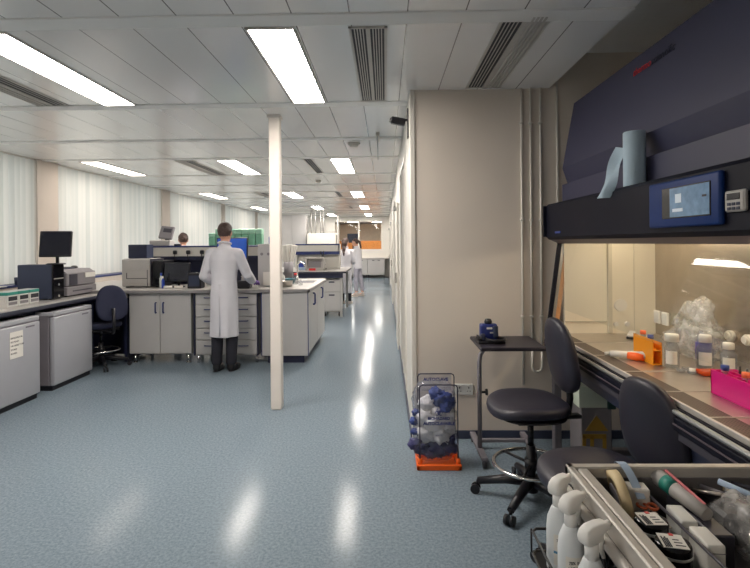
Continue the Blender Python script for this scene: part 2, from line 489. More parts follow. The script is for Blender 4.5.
# corridor side of the partition block: wall, glazed strips, door leaves
cw = MB()
GLZ = [(4.85, 6.15), (10.2, 11.2), (15.0, 16.0)]
yy = YP + 0.12
for (a, b_) in GLZ:
    cw.box(XC, XC + 0.1, yy, a, 0, CEZ); cw.box(XC, XC + 0.1, a, b_, 2.35, CEZ); cw.box(XC, XC + 0.1, a, b_, 0, 0.12); yy = b_
cw.box(XC, XC + 0.1, yy, YB, 0, CEZ)
struct(cw.build('wall_corridor', WHITEWALL))
for i, (a, b_) in enumerate(GLZ):
    struct(box(XC + 0.03, XC + 0.05, a, b_, 0.12, 2.35).build('window_%d' % (20 + i), GREYGLASS))
    fr = MB()
    for y in (a, (a + b_) / 2, b_):
        fr.box(XC - 0.012, XC + 0.05, y - 0.025, y + 0.025, 0.12, 2.35)
    fr.box(XC - 0.012, XC + 0.05, a, b_, 2.33, 2.37)
    struct(fr.build('trim_%d' % (20 + i), TRIMW))
    struct(box(XC + 0.5, XC + 0.52, a - 0.3, b_ + 0.3, 0, CEZ).build('wall_inner', WHITEWALL))
for i, (a, b_) in enumerate([(7.2, 8.15), (12.6, 13.5), (18.2, 19.1)]):
    d = struct(box(XC - 0.03, XC + 0.005, a, b_, 0.01, 2.1, 0.003).build('door_%d' % (1 + i), TRIMW))
    box(XC - 0.06, XC - 0.03, a + 0.08, a + 0.11, 0.95, 1.1, 0.004).build('door_handle', CHROME, d)
    box(XC - 0.075, XC - 0.03, a + 0.1, a + 0.34, 2.0, 2.06, 0.005).build('door_closer', FRAMEG, d)
# far wall with a wide internal window
WX0, WX1, WZ0, WZ1 = -2.26, -0.13, 1.22, 2.52
bw = MB().box(XL, WX0, YB, YB + 0.1, 0, CEZ).box(WX1, XC + 0.1, YB, YB + 0.1, 0, CEZ).box(WX0, WX1, YB, YB + 0.1, 0, WZ0).box(WX0, WX1, YB, YB + 0.1, WZ1, CEZ)
struct(bw.build('wall_far', WHITEWALL))
fr = MB()
for x in (WX0, -1.17, WX1): fr.box(x - 0.035, x + 0.035, YB - 0.03, YB + 0.06, WZ0, WZ1)
for z in (WZ0, WZ1): fr.box(WX0 - 0.035, WX1 + 0.035, YB - 0.03, YB + 0.06, z - 0.035, z + 0.035)
wn = struct(fr.build('window_10', TRIMW))
box(WX0, WX1, YB + 0.02, YB + 0.03, WZ0, WZ1).build('pane', GLASS, wn)
# the room seen through it
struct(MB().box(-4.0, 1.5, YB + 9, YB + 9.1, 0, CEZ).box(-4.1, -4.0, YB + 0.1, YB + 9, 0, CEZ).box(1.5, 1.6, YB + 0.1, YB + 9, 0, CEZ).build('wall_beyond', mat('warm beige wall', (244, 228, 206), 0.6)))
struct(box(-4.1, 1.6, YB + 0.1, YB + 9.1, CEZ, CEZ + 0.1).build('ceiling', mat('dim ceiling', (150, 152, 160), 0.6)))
# skirting
struct(MB().box(XC + 0.035, XR, YP - 0.012, YP, 0, 0.065, 0.003).build('baseboard_partition', SKIRT))
struct(MB().box(XC - 0.012, XC, YP, YB, 0, 0.065, 0.003).build('baseboard_corridor', SKIRT))
struct(MB().box(XL, XL + 0.012, YF, YB, 0, 0.065, 0.003).build('baseboard_left', SKIRT))
struct(MB().box(XR - 0.012, XR, YF, YP, 0, 0.065, 0.003).build('baseboard_right', SKIRT))
# window board with blue edge, along the left wall
struct(box(XL, XL + 0.17, YF, YB, SILL - 0.2, SILL + 0.02, 0.004).build('trim_2', WALL))
struct(box(XL, XL + 0.185, YF, YB, SILL + 0.02, SILL + 0.05, 0.004).build('trim_3', BLUE))
# ceiling cross bands
for i, (a, b_) in enumerate([(-1.9, -1.77), (-0.4, -0.27), (1.08, 1.21), (2.6, 2.735), (4.235, 4.36), (5.66, 5.77), (6.91, 7.02), (8.6, 8.7), (10.08, 10.18), (11.5, 11.6), (13.05, 13.15), (14.5, 14.6), (16.0, 16.08), (17.5, 17.58), (19, 19.08), (20.4, 20.48), (21.9, 21.98)]):
    struct(box(XL, XS, a, b_, CEZ - 0.008, CEZ + 0.01, 0.003).build('trim_%d' % (40 + i), CEILW))
# column
struct(MB().box(-1.065, -0.965, 4.63, 4.73, 0, CEZ, 0.008).box(-1.075, -0.955, 4.62, 4.74, CEZ - 0.03, CEZ, 0.003).build('column', mat('column paint', (222, 214, 206), 0.5, var=0.02)))

struct(box(1.335, 1.35, YP - 0.012, YP, 0.8, 2.99, 0.002).build('trim_4', TRIMW))
# windows and vertical blinds
for i in range(6):
    a = PIERS[i][1]; b_ = PIERS[i + 1][0]
    f = MB()
    for y in (a, (a + b_) / 2, b_): f.box(XL - 0.2, XL - 0.14, y - 0.03, y + 0.03, SILL, CEZ)
    for z in (SILL + 0.03, CEZ - 0.03): f.box(XL - 0.2, XL - 0.14, a, b_, z - 0.03, z + 0.03)
    win = struct(f.build('window_%d' % (i + 1), FRAMEG))
    box(XL - 0.175, XL - 0.165, a, b_, SILL, CEZ).build('pane', GLASS, win)
    nm = ['nearest window, left edge of view', 'window between the two nearest wall piers', 'second full window bay, behind the monitor', 'window bay behind the man in the white coat', 'window bay far down the left wall', 'last window bay before the far wall']
    t = thing('vertical_blind', 'closed white vertical slat blind in the ' + nm[i], 'blind', (XL - 0.06, a + 0.01, SILL + 0.05), group=None)
    L = b_ - a - 0.02; H = CEZ - SILL - 0.07
    sl = MB(); n = max(8, int(L / 0.098))
    for k in range(n):
        yc = (k + 0.5) * L / n
        ang = R(36 + random.uniform(-11, 11)); hw = 0.066
        pts = []
        for q in range(5):
            u = -1 + q * 0.5
            pts.append((math.sin(ang) * hw * u + 0.007 * (1 - u * u), yc + math.cos(ang) * hw * u))
        vs = [(x, y, 0.0) for x, y in pts] + [(x, y, H) for x, y in pts]
        sl.add(vs, [(q, q + 1, q + 6, q + 5) for q in range(4)], True)
    sl.build('slats', BLIND, t)
    box(-0.02, 0.02, 0, L, H, H + 0.03, 0.003).build('head_rail', TRIMW, t)
    ch = MB(); ch.tube([(0.05, L - 0.03, H), (0.05, L - 0.03, 0.25)], 0.004); ch.build('pull_chain', TRIMW, t)

# ------------------------------------------------------------------ ceiling lights, vents
def ceiling_light(x, y, L, label, proto=[None]):
    if proto[0] and abs(proto[0][1] - L) < 1e-3:
        return dup(proto[0][0], (x, y, CEZ), 0, label)
    t = thing('ceiling_light', label, 'ceiling light', (x, y, CEZ), group='ceiling light panels')
    f = MB(); hw = 0.125; z0, z1 = -0.01, 0.004
    f.box(-hw - 0.014, -hw, -L / 2, L / 2, z0, z1).box(hw, hw + 0.014, -L / 2, L / 2, z0, z1)
    f.box(-hw - 0.014, hw + 0.014, -L / 2 - 0.014, -L / 2, z0, z1).box(-hw - 0.014, hw + 0.014, L / 2, L / 2 + 0.014, z0, z1)
    f.build('frame', VENTW, t)
    box(-hw, hw, -L / 2, L / 2, -0.007, -0.002).build('diffuser', LAMP, t)
    proto[0] = (t, L); return t

YS = [2.75 + 4.44 * k for k in range(5)]
YS = [(2.765, 4.23), (7.05, 8.55), (11.63, 13.05), (16.1, 17.5), (20.5, 21.9)]
rows = [(-0.624, 'long ceiling light panel above the corridor, %s'), (-2.23, 'long ceiling light panel over the island bench row, %s'), (-4.18, 'long ceiling light panel close to the window blinds, %s')]
wheres = ['nearest one of its row', 'second from the front', 'third from the front', 'fourth from the front', 'farthest of its row']
for x, lb in rows:
    for k, (a, b_) in enumerate(YS):
        if x < -4 and k == 0: continue
        xx = x if k < 2 or x < -1 else x - 0.03 * k * 0.5
        o_ = ceiling_light(xx, (a + b_) / 2, 1.45, lb % wheres[k])
        if x < -4:
            for c in o_.children:
                if c.name.startswith('diffuser'):
                    c.data = c.data.copy(); c.data.materials.clear(); c.data.materials.append(LAMPW)

ceiling_light(-2.23, -1.1, 1.45, 'added unseen fill light panel behind the viewer over the left bench')  # extra fill lamp added out of view to brighten the trolley corner

def vent(x, y, L, wd, label, dark_first=True, banks=2):
    t = thing('ceiling_vent', label, 'air vent', (x, y, CEZ), group='ceiling air vents')
    hw = wd / 2
    f = MB(); z0, z1 = -0.008, 0.004; e = 0.016
    f.box(-hw, -hw + e, -L / 2, L / 2, z0, z1).box(hw - e, hw, -L / 2, L / 2, z0, z1)
    f.box(-hw, hw, -L / 2, -L / 2 + e, z0, z1).box(-hw, hw, L / 2 - e, L / 2, z0, z1)
    if banks == 2: f.box(-0.012, 0.012, -L / 2, L / 2, z0, z1)
    f.build('frame', VENTW, t)
    rng = [(-hw + e, -0.012), (0.012, hw - e)] if banks == 2 else [(-hw + e, hw - e)]
    for q, (a, b_) in enumerate(rng):
        dark = banks == 1 or dark_first == 'both' or (q == 0) == bool(dark_first)
        box(a, b_, -L / 2 + e, L / 2 - e, -0.002, 0.003).build('backing', DARKSLOT if dark else VENTW, t)
        hs = 0.0018 if banks == 1 else 0.0032
        s = MB(); n = (5 if dark_first == 'both' or x > 0.5 else 3) if b_ - a > 0.07 else 3
        for k in range(1, n):
            xx = a + (b_ - a) * k / n
            if dark: s.box(xx - hs, xx + hs, -L / 2 + e, L / 2 - e, -0.004, -0.001)
            else: s.box(xx - 0.006, xx + 0.006, -L / 2 + e, L / 2 - e, -0.012, -0.001)
        s.build('slats', VENTW, t)
    return t

vent(-0.085, 3.49, 1.44, 0.215, 'slotted air grille in ceiling right of the nearest corridor light', 'both')
vent(0.765, 3.28, 1.24, 0.27, 'wide slotted air grille in ceiling above the beige partition', True)
vent(-2.8, 3.5, 1.45, 0.27, 'slotted air grille at left, next to the nearest bench light', False)
vent(-2.84, 7.85, 1.5, 0.27, 'slotted air grille left of the second bench row light', False)
vent(-2.9, 12.3, 1.4, 0.25, 'small distant air grille beside the third bench row light', False)
vent(-1.08, 7.75, 1.45, 0.13, 'narrow black slotted vent left of the second corridor light', True, 1)
vent(-1.1, 12.2, 1.3, 0.13, 'narrow black slotted vent left of the third corridor light', True, 1)
vent(-1.12, 16.6, 1.3, 0.13, 'narrow black slotted vent left of the fourth corridor light', True, 1)

t = thing('smoke_detector', 'round white smoke detector on the ceiling beyond the nearest light', 'smoke detector', (-0.36, 6.0, CEZ))
MB().lathe([(0.075, 0), (0.075, -0.018), (0.06, -0.022)], n=24).build('base', VENTW, t)
MB().lathe([(0.055, -0.022), (0.05, -0.045), (0.02, -0.052), (0.0, -0.052)], n=24).build('sensor_head', VENTW, t)
t = thing('hanging_panel', 'small clear plastic panel hanging edge on from the ceiling', 'hanging panel', (-0.07, 5.6, CEZ))
box(-0.003, 0.003, -0.17, 0.17, -0.24, -0.04, 0.001).build('panel', GREYGLASS, t)
MB().box(-0.02, 0.02, -0.18, 0.18, -0.04, 0, 0.004).build('rail', VENTW, t)
dt = tag(MB().lathe([(0.05, 0), (0.05, -0.03), (0.03, -0.045), (0, -0.045)], n=20).build('smoke_detector', VENTW, loc=(-1.25, 9.5, CEZ)), 'small white smoke detector on the ceiling beyond the white column', 'smoke detector')

t = thing('security_camera', 'black camera on a bracket high on the partition end', 'security camera', (XC, 4.12, 2.5))
box(-0.012, 0, -0.03, 0.03, -0.12, 0.12, 0.003).build('wall_plate', BLACK, t)
MB().tube([(-0.01, 0, 0.03), (-0.04, 0, 0.03), (-0.05, 0, 0.02)], 0.01).build('bracket', BLACK, t)
MB().box(-0.06, 0.06, -0.03, 0.03, -0.028, 0.028, 0.008, M=Matrix.Translation((-0.085, 0.0, 0.02)) @ Matrix.Rotation(R(12), 4, 'Y')).build('body', BLACK, t)
MB().cyl((-0.14, 0, 0.03), (-0.152, 0, 0.033), 0.02).build('lens', BLACKG, t)

# pipes on the partition, sockets
for i, (x, lb) in enumerate([(1.064, 'leftmost of the three thin white conduits on the beige partition'), (1.134, 'middle one of the three thin white conduits on the beige partition'), (1.21, 'rightmost of the three thin white conduits on the beige partition')]):
    t = thing('conduit', lb, 'conduit', (x, YP, 0), group='white conduits on the partition')
    z0 = [0.42, 0.72, 0.72][i]
    MB().cyl((0, -0.014, z0), (0, -0.014, CEZ + 0.0), 0.009, n=10).build('pipe', TRIMW, t)
    for z in (0.95, 1.7, 2.45): box(-0.015, 0.015, -0.0245, 0, z - 0.008, z + 0.008, 0.002).build('clip', TRIMW, t)
t = tag(MB().tube([(1.134, YP - 0.014, 0.72), (1.134, YP - 0.014, 0.56)] + [(1.172 - 0.038 * math.cos(a), YP - 0.014, 0.56 - 0.038 * math.sin(a)) for a in [0.3, 0.8, 1.3, 1.8, 2.3, 2.8]] + [(1.21, YP - 0.014, 0.56), (1.21, YP - 0.014, 0.72)], 0.009, 10).build('conduit_bend', TRIMW), 'white U shaped conduit bend joining two pipes behind the small table', 'conduit bend')

def socket(name, loc, label, cat, M_=CLEARW, rz=0):
    t = thing(name, label, cat, loc, rz)
    box(-0.073, 0.073, -0.012, 0, -0.043, 0.043, 0.004).build('plate', M_, t)
    s = MB()
    for x in (-0.036, 0.036):
        s.box(x - 0.004, x + 0.004, -0.0135, -0.011, 0.008, 0.02); s.box(x - 0.014, x - 0.006, -0.0135, -0.011, -0.015, -0.01); s.box(x + 0.006, x + 0.014, -0.0135, -0.011, -0.015, -0.01)
    s.build('holes', INK, t)
    for x in (-0.03, 0.03): box(x - 0.007, x + 0.007, -0.016, -0.011, 0.024, 0.036, 0.002).build('rocker', M_, t)
    return t
socket('wall_socket', (0.605, YP, 0.385), 'white twin wall socket low on the partition beside the waste bag', 'wall socket')
# ------------------------------------------------------------------ left bench
LZ = 0.915
t = thing('left_bench', 'grey topped bench along the windows above the two fridges', 'bench', (-4.09, 4.2, 0))
MB().box(-0.48, 0.49, -2.4, 2.17, LZ - 0.035, LZ, 0.004).build('worktop', WORKT, t)
MB().box(0.44, 0.495, -2.4, 2.17, LZ - 0.05, LZ - 0.012, 0.004).build('front_edge', EDGE, t)
MB().box(0.36, 0.40, -2.4, 2.17, LZ - 0.11, LZ - 0.036).build('rail', NAVY, t)
for y in (-2.3, 0.94, 2.1):
    MB().box(0.36, 0.40, y - 0.02, y + 0.02, 0, LZ - 0.04).box(-0.46, -0.42, y - 0.02, y + 0.02, 0, LZ - 0.04).box(-0.46, 0.4, y - 0.018, y + 0.018, 0.09, 0.12).build('leg', NAVY, t)

def fridge(y0, y1, label):
    t = thing('fridge', label, 'fridge', (-3.81, (y0 + y1) / 2, 0), group='white fridges under the left bench')
    h = (y1 - y0) / 2
    MB().box(-0.3, 0.26, -h, h, 0.05, 0.83, 0.008).build('cabinet_body', GASKET, t)
    d = MB().box(0.268, 0.32, -h, h, 0.055, 0.775, 0.012, seg=2).build('door', FRIDGE, t)
    MB().box(-0.3, 0.315, -h - 0.002, h + 0.002, 0.785, 0.83, 0.008).build('top', FRIDGE, t)
    MB().box(0.24, 0.31, -h, h, 0.776, 0.785).build('seal', GASKET, t)
    box(0.318, 0.322, h - 0.2, h - 0.08, 0.735, 0.75, 0.001).build('badge', GASKET, d)
    MB().box(-0.28, 0.29, -h + 0.01, h - 0.01, 0.0, 0.05).build('plinth', BLACK, t)
    return t
fridge(4.3, 5.03, 'white under bench fridge with a printed paper notice, nearest the camera')
fridge(5.25, 5.94, 'plain white under bench fridge beside the navy chair')
nt_ = thing('paper_notice', 'small white paper notice stuck to the nearer fridge door', 'notice', (-3.487, 4.70, 0.60))
box(-0.001, 0.001, -0.085, 0.085, -0.125, 0.125).build('sheet', PAPER, nt_)
for k, s in enumerate(['REFRIGERATOR', 'NO FOOD', 'OR DRINK TO BE', 'STORED', 'IN HERE']):
    text(s, 0.022, INK, nt_, frame_M((0.0015, -0.075, 0.06 - k * 0.036), (0, 1, 0), (0, 0, 1)), 'lettering')

# items on the left bench
tip = None
def tip_box(y, label, x=-3.85):
    t = thing('tip_box', label, 'tip box', (x, y, LZ), group='tip boxes at the near end of the left bench')
    MB().box(-0.07, 0.07, -0.074, 0.074, 0, 0.118, 0.006).build('base', CLEARW, t)
    MB().box(-0.072, 0.072, -0.076, 0.076, 0.118, 0.15, 0.006).build('lid', TEAL, t)
    MB().box(-0.068, 0.068, -0.072, 0.072, 0.15, 0.153).build('lid_top', CLEARW, t)
    box(0.0705, 0.072, -0.06, 0.06, 0.062, 0.105).build('label_strip', INK, t)
    box(0.0705, 0.0715, -0.06, 0.06, 0.02, 0.05).build('label_strip', PRGREY, t)
    return t
for k, lb in enumerate(['first green lidded tip box from the left edge on the left bench', 'middle green lidded tip box on the left bench', 'green lidded tip box nearest the dark computer tower']):
    tip_box(5.05 + 0.16 * k, lb)
tag(MB().prism([(-3.9, LZ), (-3.75, LZ), (-3.77, LZ + 0.1), (-3.85, LZ + 0.12)], 'y', 4.78, 4.93).build('wedge_block', PRBEIGE), 'beige wedge shaped block at the left edge of the bench', 'block')
t = thing('paper_stack', 'loose white papers lying on the window board above the tip boxes', 'papers', (-4.58, 5.75, SILL + 0.05))
for k in range(3): MB().box(-0.1, 0.1, -0.15, 0.15, 0.0015 * k, 0.0015 * k + 0.0013, M=Matrix.Rotation(R(7 * k - 6), 4, 'Z')).build('sheet', PAPER, t)
t = thing('pot', 'small dark pot standing on the window board at left', 'pot', (-4.58, 6.2, SILL + 0.05))
MB().lathe([(0.03, 0), (0.036, 0.09), (0.032, 0.09), (0.028, 0.01), (0, 0.01)], n=18).build('body', PCBLUE, t)

t = thing('computer_tower', 'dark blue desktop computer tower under the flat monitor', 'computer', (-3.97, 5.74, LZ))
MB().box(-0.2, 0.19, -0.1, 0.1, 0.012, 0.4, 0.006).build('case', PCBLUE, t)
MB().box(0.19, 0.212, -0.1, 0.1, 0.012, 0.4, 0.008).build('front_panel', BLACKG, t)
MB().box(0.21, 0.215, -0.085, 0.085, 0.235, 0.245).build('trim_strip', ALU, t)
MB().cyl((0.212, 0.0, 0.17), (0.217, 0.0, 0.17), 0.012).build('power_button', FRAMEG, t)
MB().cyl((0.212, 0.0, 0.04), (0.216, 0.0, 0.04), 0.014).build('badge', ALU, t)
MB().box(-0.18, -0.15, -0.08, 0.08, 0, 0.012).box(0.15, 0.18, -0.08, 0.08, 0, 0.012).build('feet', BLACK, t)

def monitor(loc, rz, w_, h_, zc, label, scr, tilt=-5, group=None, thick=0.04):
    t = thing('monitor', label, 'monitor', loc, rz, group)
    Mx = Matrix.Translation((0, 0, zc)) @ Matrix.Rotation(R(tilt), 4, 'X')
    MB().box(-w_ / 2, w_ / 2, -thick / 2, thick / 2, -h_ / 2, h_ / 2, 0.006, M=Mx).build('case', BLACK, t)
    MB().box(-w_ / 2 + 0.014, w_ / 2 - 0.014, -thick / 2 - 0.0015, -thick / 2, -h_ / 2 + 0.018, h_ / 2 - 0.014, M=Mx).build('screen', scr, t)
    MB().cyl((0, 0.04, 0.01), (0, 0.035, zc - h_ * 0.1), 0.018, n=12).box(-0.03, 0.03, 0.01, 0.05, zc - 0.08, zc + 0.05, 0.004).build('stand', BLACK, t)
    MB().lathe([(0.1, 0), (0.1, 0.008), (0.085, 0.015), (0, 0.016)], n=28).build('foot', BLACK, t)
    return t
monitor((-3.80, 5.76, LZ + 0.4), R(14), 0.33, 0.3, 0.235, 'flat black monitor standing on the dark computer tower', SCREEN, tilt=-10)

t = thing('laser_printer', 'grey laser printer beside the computer tower, white label on its front', 'printer', (-3.97, 6.22, LZ))
MB().box(-0.2, 0.2, -0.3, 0.3, 0.015, 0.12, 0.01).build('paper_tray', PRGREY, t)
MB().box(-0.2, 0.19, -0.3, 0.3, 0.125, 0.29, 0.012).build('body', PRGREY, t)
MB().prism([(-0.2, 0.29), (0.17, 0.29), (0.12, 0.325), (-0.2, 0.325)], 'y', -0.28, 0.28).build('top_cover', PRGREY, t)
MB().box(0.19, 0.198, -0.25, -0.1, 0.14, 0.27, 0.002).build('side_panel', PRDARK, t)
MB().box(0.19, 0.198, 0.06, 0.28, 0.215, 0.275, 0.002).build('label_panel', PAPER, t)
MB().box(0.2, 0.204, -0.2, 0.2, 0.06, 0.075, 0.001).build('tray_pull', PRDARK, t)
MB().box(-0.17, -0.12, -0.26, 0.26, 0, 0.015).box(0.12, 0.17, -0.26, 0.26, 0, 0.015).build('feet', BLACK, t)
t = thing('keyboard', 'dark keyboard lying on top of the grey laser printer', 'keyboard', (-4.01, 6.1, LZ + 0.325))
MB().box(-0.08, 0.08, -0.22, 0.22, 0, 0.018, 0.004).build('base', PCBLUE, t)
k_ = MB()
for a in range(5):
    for b_ in range(14): k_.box(-0.07 + a * 0.028, -0.046 + a * 0.028, -0.21 + b_ * 0.03, -0.185 + b_ * 0.03, 0.018, 0.024)
k_.build('keys', BLACK, t)
t = thing('computer_mouse', 'black computer mouse on the printer, next to the keyboard', 'mouse', (-4.0, 6.42, LZ + 0.325))
MB().ell((0, 0, 0.012), (0.034, 0.058, 0.024)).build('shell', BLACK, t)

# ------------------------------------------------------------------ office chairs (draughtsman type)
def chair(loc, rz, seat_z, label, pad_mat, base_rot=0, back_lift=0.0, ring=True, back_off=-0.255):
    t = thing('lab_chair', label, 'chair', loc, rz)
    def sb(x, y, z): return (x, y, z - 0.22 * max(0, y - 0.08) ** 1.6 * 2.2 + 0.22 * x * x + (0.3 * max(0, -y - 0.1) ** 2))
    MB().pad(0.235, 0.225, 0.075, 2.7, sb, Matrix.Translation((0, 0.02, seat_z - 0.035))).build('seat', pad_mat, t)
    MB().pad(0.21, 0.2, 0.02, 2.7, None, Matrix.Translation((0, 0.01, seat_z - 0.078))).build('seat_shell', BLACK, t)
    def bb(x, y, z): return (x * (1 - 0.12 * (y / 0.24)), y, z + 0.75 * x * x + 0.25 * (y - 0.03) ** 2)
    MB_ = Matrix.Translation((0, back_off, seat_z + 0.26 + back_lift)) @ Matrix.Rotation(R(100), 4, 'X')
    MB().pad(0.19, 0.22, 0.06, 2.5, lambda x, y, z: (bb(x, y, z)[0], bb(x, y, z)[1], -bb(x, y, z)[2]), Matrix.Translation((0, back_off, seat_z + 0.26 + back_lift)) @ Matrix.Rotation(R(82), 4, 'X') @ Matrix.Scale(-1, 4, (0, 0, 1))).build('backrest', pad_mat, t)
    MB().box(-0.03, 0.03, -0.3, -0.04, seat_z - 0.115, seat_z - 0.095, 0.004).tube([(0, back_off - 0.025, seat_z - 0.105), (0, back_off - 0.063, seat_z - 0.08), (0, back_off - 0.075, seat_z), (0, back_off - 0.06, seat_z + 0.2 + back_lift)], 0.02, 8).build('back_bracket', BLACK, t)
    MB().box(-0.07, 0.07, -0.11, 0.1, seat_z - 0.135, seat_z - 0.085, 0.012).build('tilt_mechanism', BLACK, t)
    MB().tube([(0.06, 0.02, seat_z - 0.11), (0.2, 0.03, seat_z - 0.115), (0.235, 0.03, seat_z - 0.12)], [0.006, 0.006, 0.011]).build('lever', BLACK, t)
    MB().cyl((0, 0, 0.09), (0, 0, seat_z * 0.55), 0.027).cyl((0, 0, 0.06), (0, 0, 0.15), 0.04).build('column', BLACK, t)
    MB().cyl((0, 0, seat_z * 0.5), (0, 0, seat_z - 0.1), 0.018).build('gas_piston', BLACKG, t)
    if ring:
        rz_ = 0.22
        r_ = MB().tube([(0.215 * math.cos(a), 0.215 * math.sin(a), rz_) for a in [2 * PI * k / 40 for k in range(40)]], 0.011, 8, closed=True)
        fr_ = r_.build('foot_ring', CHROME, t)
        sp = MB().cyl((0, 0, rz_ - 0.03), (0, 0, rz_ + 0.03), 0.036)
        for k in range(3):
            a = 2 * PI * k / 3 + 0.5; sp.cyl((0.03 * math.cos(a), 0.03 * math.sin(a), rz_), (0.212 * math.cos(a), 0.212 * math.sin(a), rz_), 0.009, n=8)
        sp.build('ring_spokes', BLACK, fr_)
    for k in range(5):
        a = R(base_rot) - rz + 2 * PI * k / 5
        c, s = math.cos(a), math.sin(a)
        lg = MB().tube([(0.02 * c, 0.02 * s, 0.12), (0.15 * c, 0.15 * s, 0.108), (0.31 * c, 0.31 * s, 0.075)], [0.034, 0.027, 0.02], 10).build('leg', BLACK, t)
        cs = MB().cyl((0.31 * c, 0.31 * s, 0.055), (0.31 * c, 0.31 * s, 0.08), 0.01)
        for sg in (-1, 1):
            px, py = 0.325 * c - s * 0.018 * sg, 0.325 * s + c * 0.018 * sg
            cs.cyl((px + s * 0.009, py - c * 0.009, 0.028), (px - s * 0.009, py + c * 0.009, 0.028), 0.028, n=16)
        cs.build('castor', BLACK, lg)
    return t
chair((-3.58, 6.28, 0), R(55), 0.56, 'navy office chair tucked in the corner between fridge and island bench', FABRIC, 20)

# ------------------------------------------------------------------ island bench
IZ = 0.955
t = thing('island_worktop', 'long grey worktop of the island bench behind the man', 'worktop', (0, 0, 0))
MB().box(-4.52, -0.965, 6.4, 8.2, IZ - 0.03, IZ, 0.004).build('slab', WORKT, t)
MB().box(-4.52, -0.96, 6.395, 6.43, IZ - 0.045, IZ - 0.01, 0.003).box(-0.995, -0.958, 6.395, 8.205, IZ - 0.045, IZ - 0.01, 0.003).build('front_edge', EDGEG, t)
MB().box(-4.52, -3.36, 6.95, 6.98, 0.02, IZ - 0.032).box(-3.4, -3.37, 6.5, 6.98, 0.02, IZ - 0.032).build('added_dark_sheet', NAVY, t)  # navy sheet added so the knee hole under the worktop reads dark
MB().box(-4.52, -3.34, 6.46, 6.5, IZ - 0.11, IZ - 0.03).build('rail', CARC, t)
for (x, y) in ((-4.3, 7.9), (-4.3, 6.6), (-3.35, 8.1), (-1.1, 8.1)):
    MB().box(x - 0.02, x + 0.02, y - 0.02, y + 0.02, 0, IZ - 0.03).build('leg', NAVY, t)

def d_handle(mb, p, axis, L, out, r=0.006):
    """bow handle: p centre on the face, axis direction of its length, out = outward direction"""
    p = Vector(p); a = Vector(axis); o = Vector(out)
    mb.tube([p - a * L / 2, p - a * L / 2 + o * 0.022, p - a * (L / 2 - 0.012) + o * 0.03, p + a * (L / 2 - 0.012) + o * 0.03, p + a * L / 2 + o * 0.022, p + a * L / 2], r, 8)
    return mb

t = thing('base_cupboard', 'grey two door cupboard with blue handles under the island worktop', 'cupboard', (-2.91, 6.46, 0))
MB().box(-0.4, 0.4, 0.02, 0.58, 0.12, IZ - 0.035).build('carcass', CARC, t)
for sg in (-1, 1):
    x0, x1 = (-0.4, -0.004) if sg < 0 else (0.004, 0.4)
    d = MB().box(x0, x1, 0, 0.019, 0.13, IZ - 0.05, 0.003).build('door', CABW, t)
    d_handle(MB(), (sg * 0.05, 0, 0.72), (0, 0, 1), 0.13, (0, -1, 0), 0.009).build('handle', BLUE, d)
for x in (-0.35, 0.35):
    for y in (0.05, 0.53): MB().cyl((x, y, 0), (x, y, 0.12), 0.02).cyl((x, y, 0), (x, y, 0.015), 0.028).build('foot', CHROME, t)
t = thing('drawer_unit', 'five drawer unit with blue handles, half hidden by the white coated man', 'drawers', (-2.05, 6.46, 0))
MB().box(-0.42, 0.41, 0.02, 0.58, 0.1, IZ - 0.035).build('carcass', CARC, t)
MB().box(0.395, 0.412, -0.004, 0.02, 0.1, IZ - 0.06).box(-0.42, -0.403, -0.004, 0.02, 0.1, IZ - 0.06).build('edging', NAVY, t)
zs = [0.115, 0.3, 0.45, 0.6, 0.75, 0.9]
for k in range(5):
    d = MB().box(-0.398, 0.392, 0, 0.019, zs[k] + 0.004, zs[k + 1] - 0.006, 0.003).build('drawer', CABW, t)
    hd = MB()
    for x in (-0.22, 0.22): d_handle(hd, (x, 0, (zs[k] + zs[k + 1]) / 2 + 0.02), (1, 0, 0), 0.12, (0, -1, 0), 0.006)
    hd.build('handles', BLUE, d)
for x in (-0.38, 0.38):
    for y in (0.05, 0.53): MB().cyl((x, y, 0), (x, y, 0.1), 0.018).build('foot', CHROME, t)
t = thing('end_cupboard', 'white end cupboard of the island with blue edged doors facing the corridor', 'cupboard', (-1.32, 7.3, 0))
MB().box(-0.26, 0.31, -0.86, 0.86, 0.11, IZ - 0.05).build('carcass', CABW, t)
MB().box(-0.26, 0.325, -0.875, -0.86, 0.10, IZ - 0.05, 0.002).build('end_panel', CABW, t)
MB().box(0.326, 0.334, -0.878, -0.862, 0.1, IZ - 0.045).box(-0.272, -0.262, -0.878, -0.862, 0.1, IZ - 0.045).build('edging', BLUE, t)
for k in range(2):
    y0 = -0.855 + k * 0.86
    d = MB().box(0.312, 0.331, y0, y0 + 0.85, 0.12, IZ - 0.06, 0.003).build('door', CABW, t)
    d_handle(MB(), (0.331, y0 + (0.42 if k == 0 else 0.4), 0.78), (0, 0, 1), 0.15, (1, 0, 0), 0.011).build('handle', BLUE, d)
MB().box(-0.2, 0.27, -0.82, 0.82, 0, 0.11).build('plinth', NAVY, t)

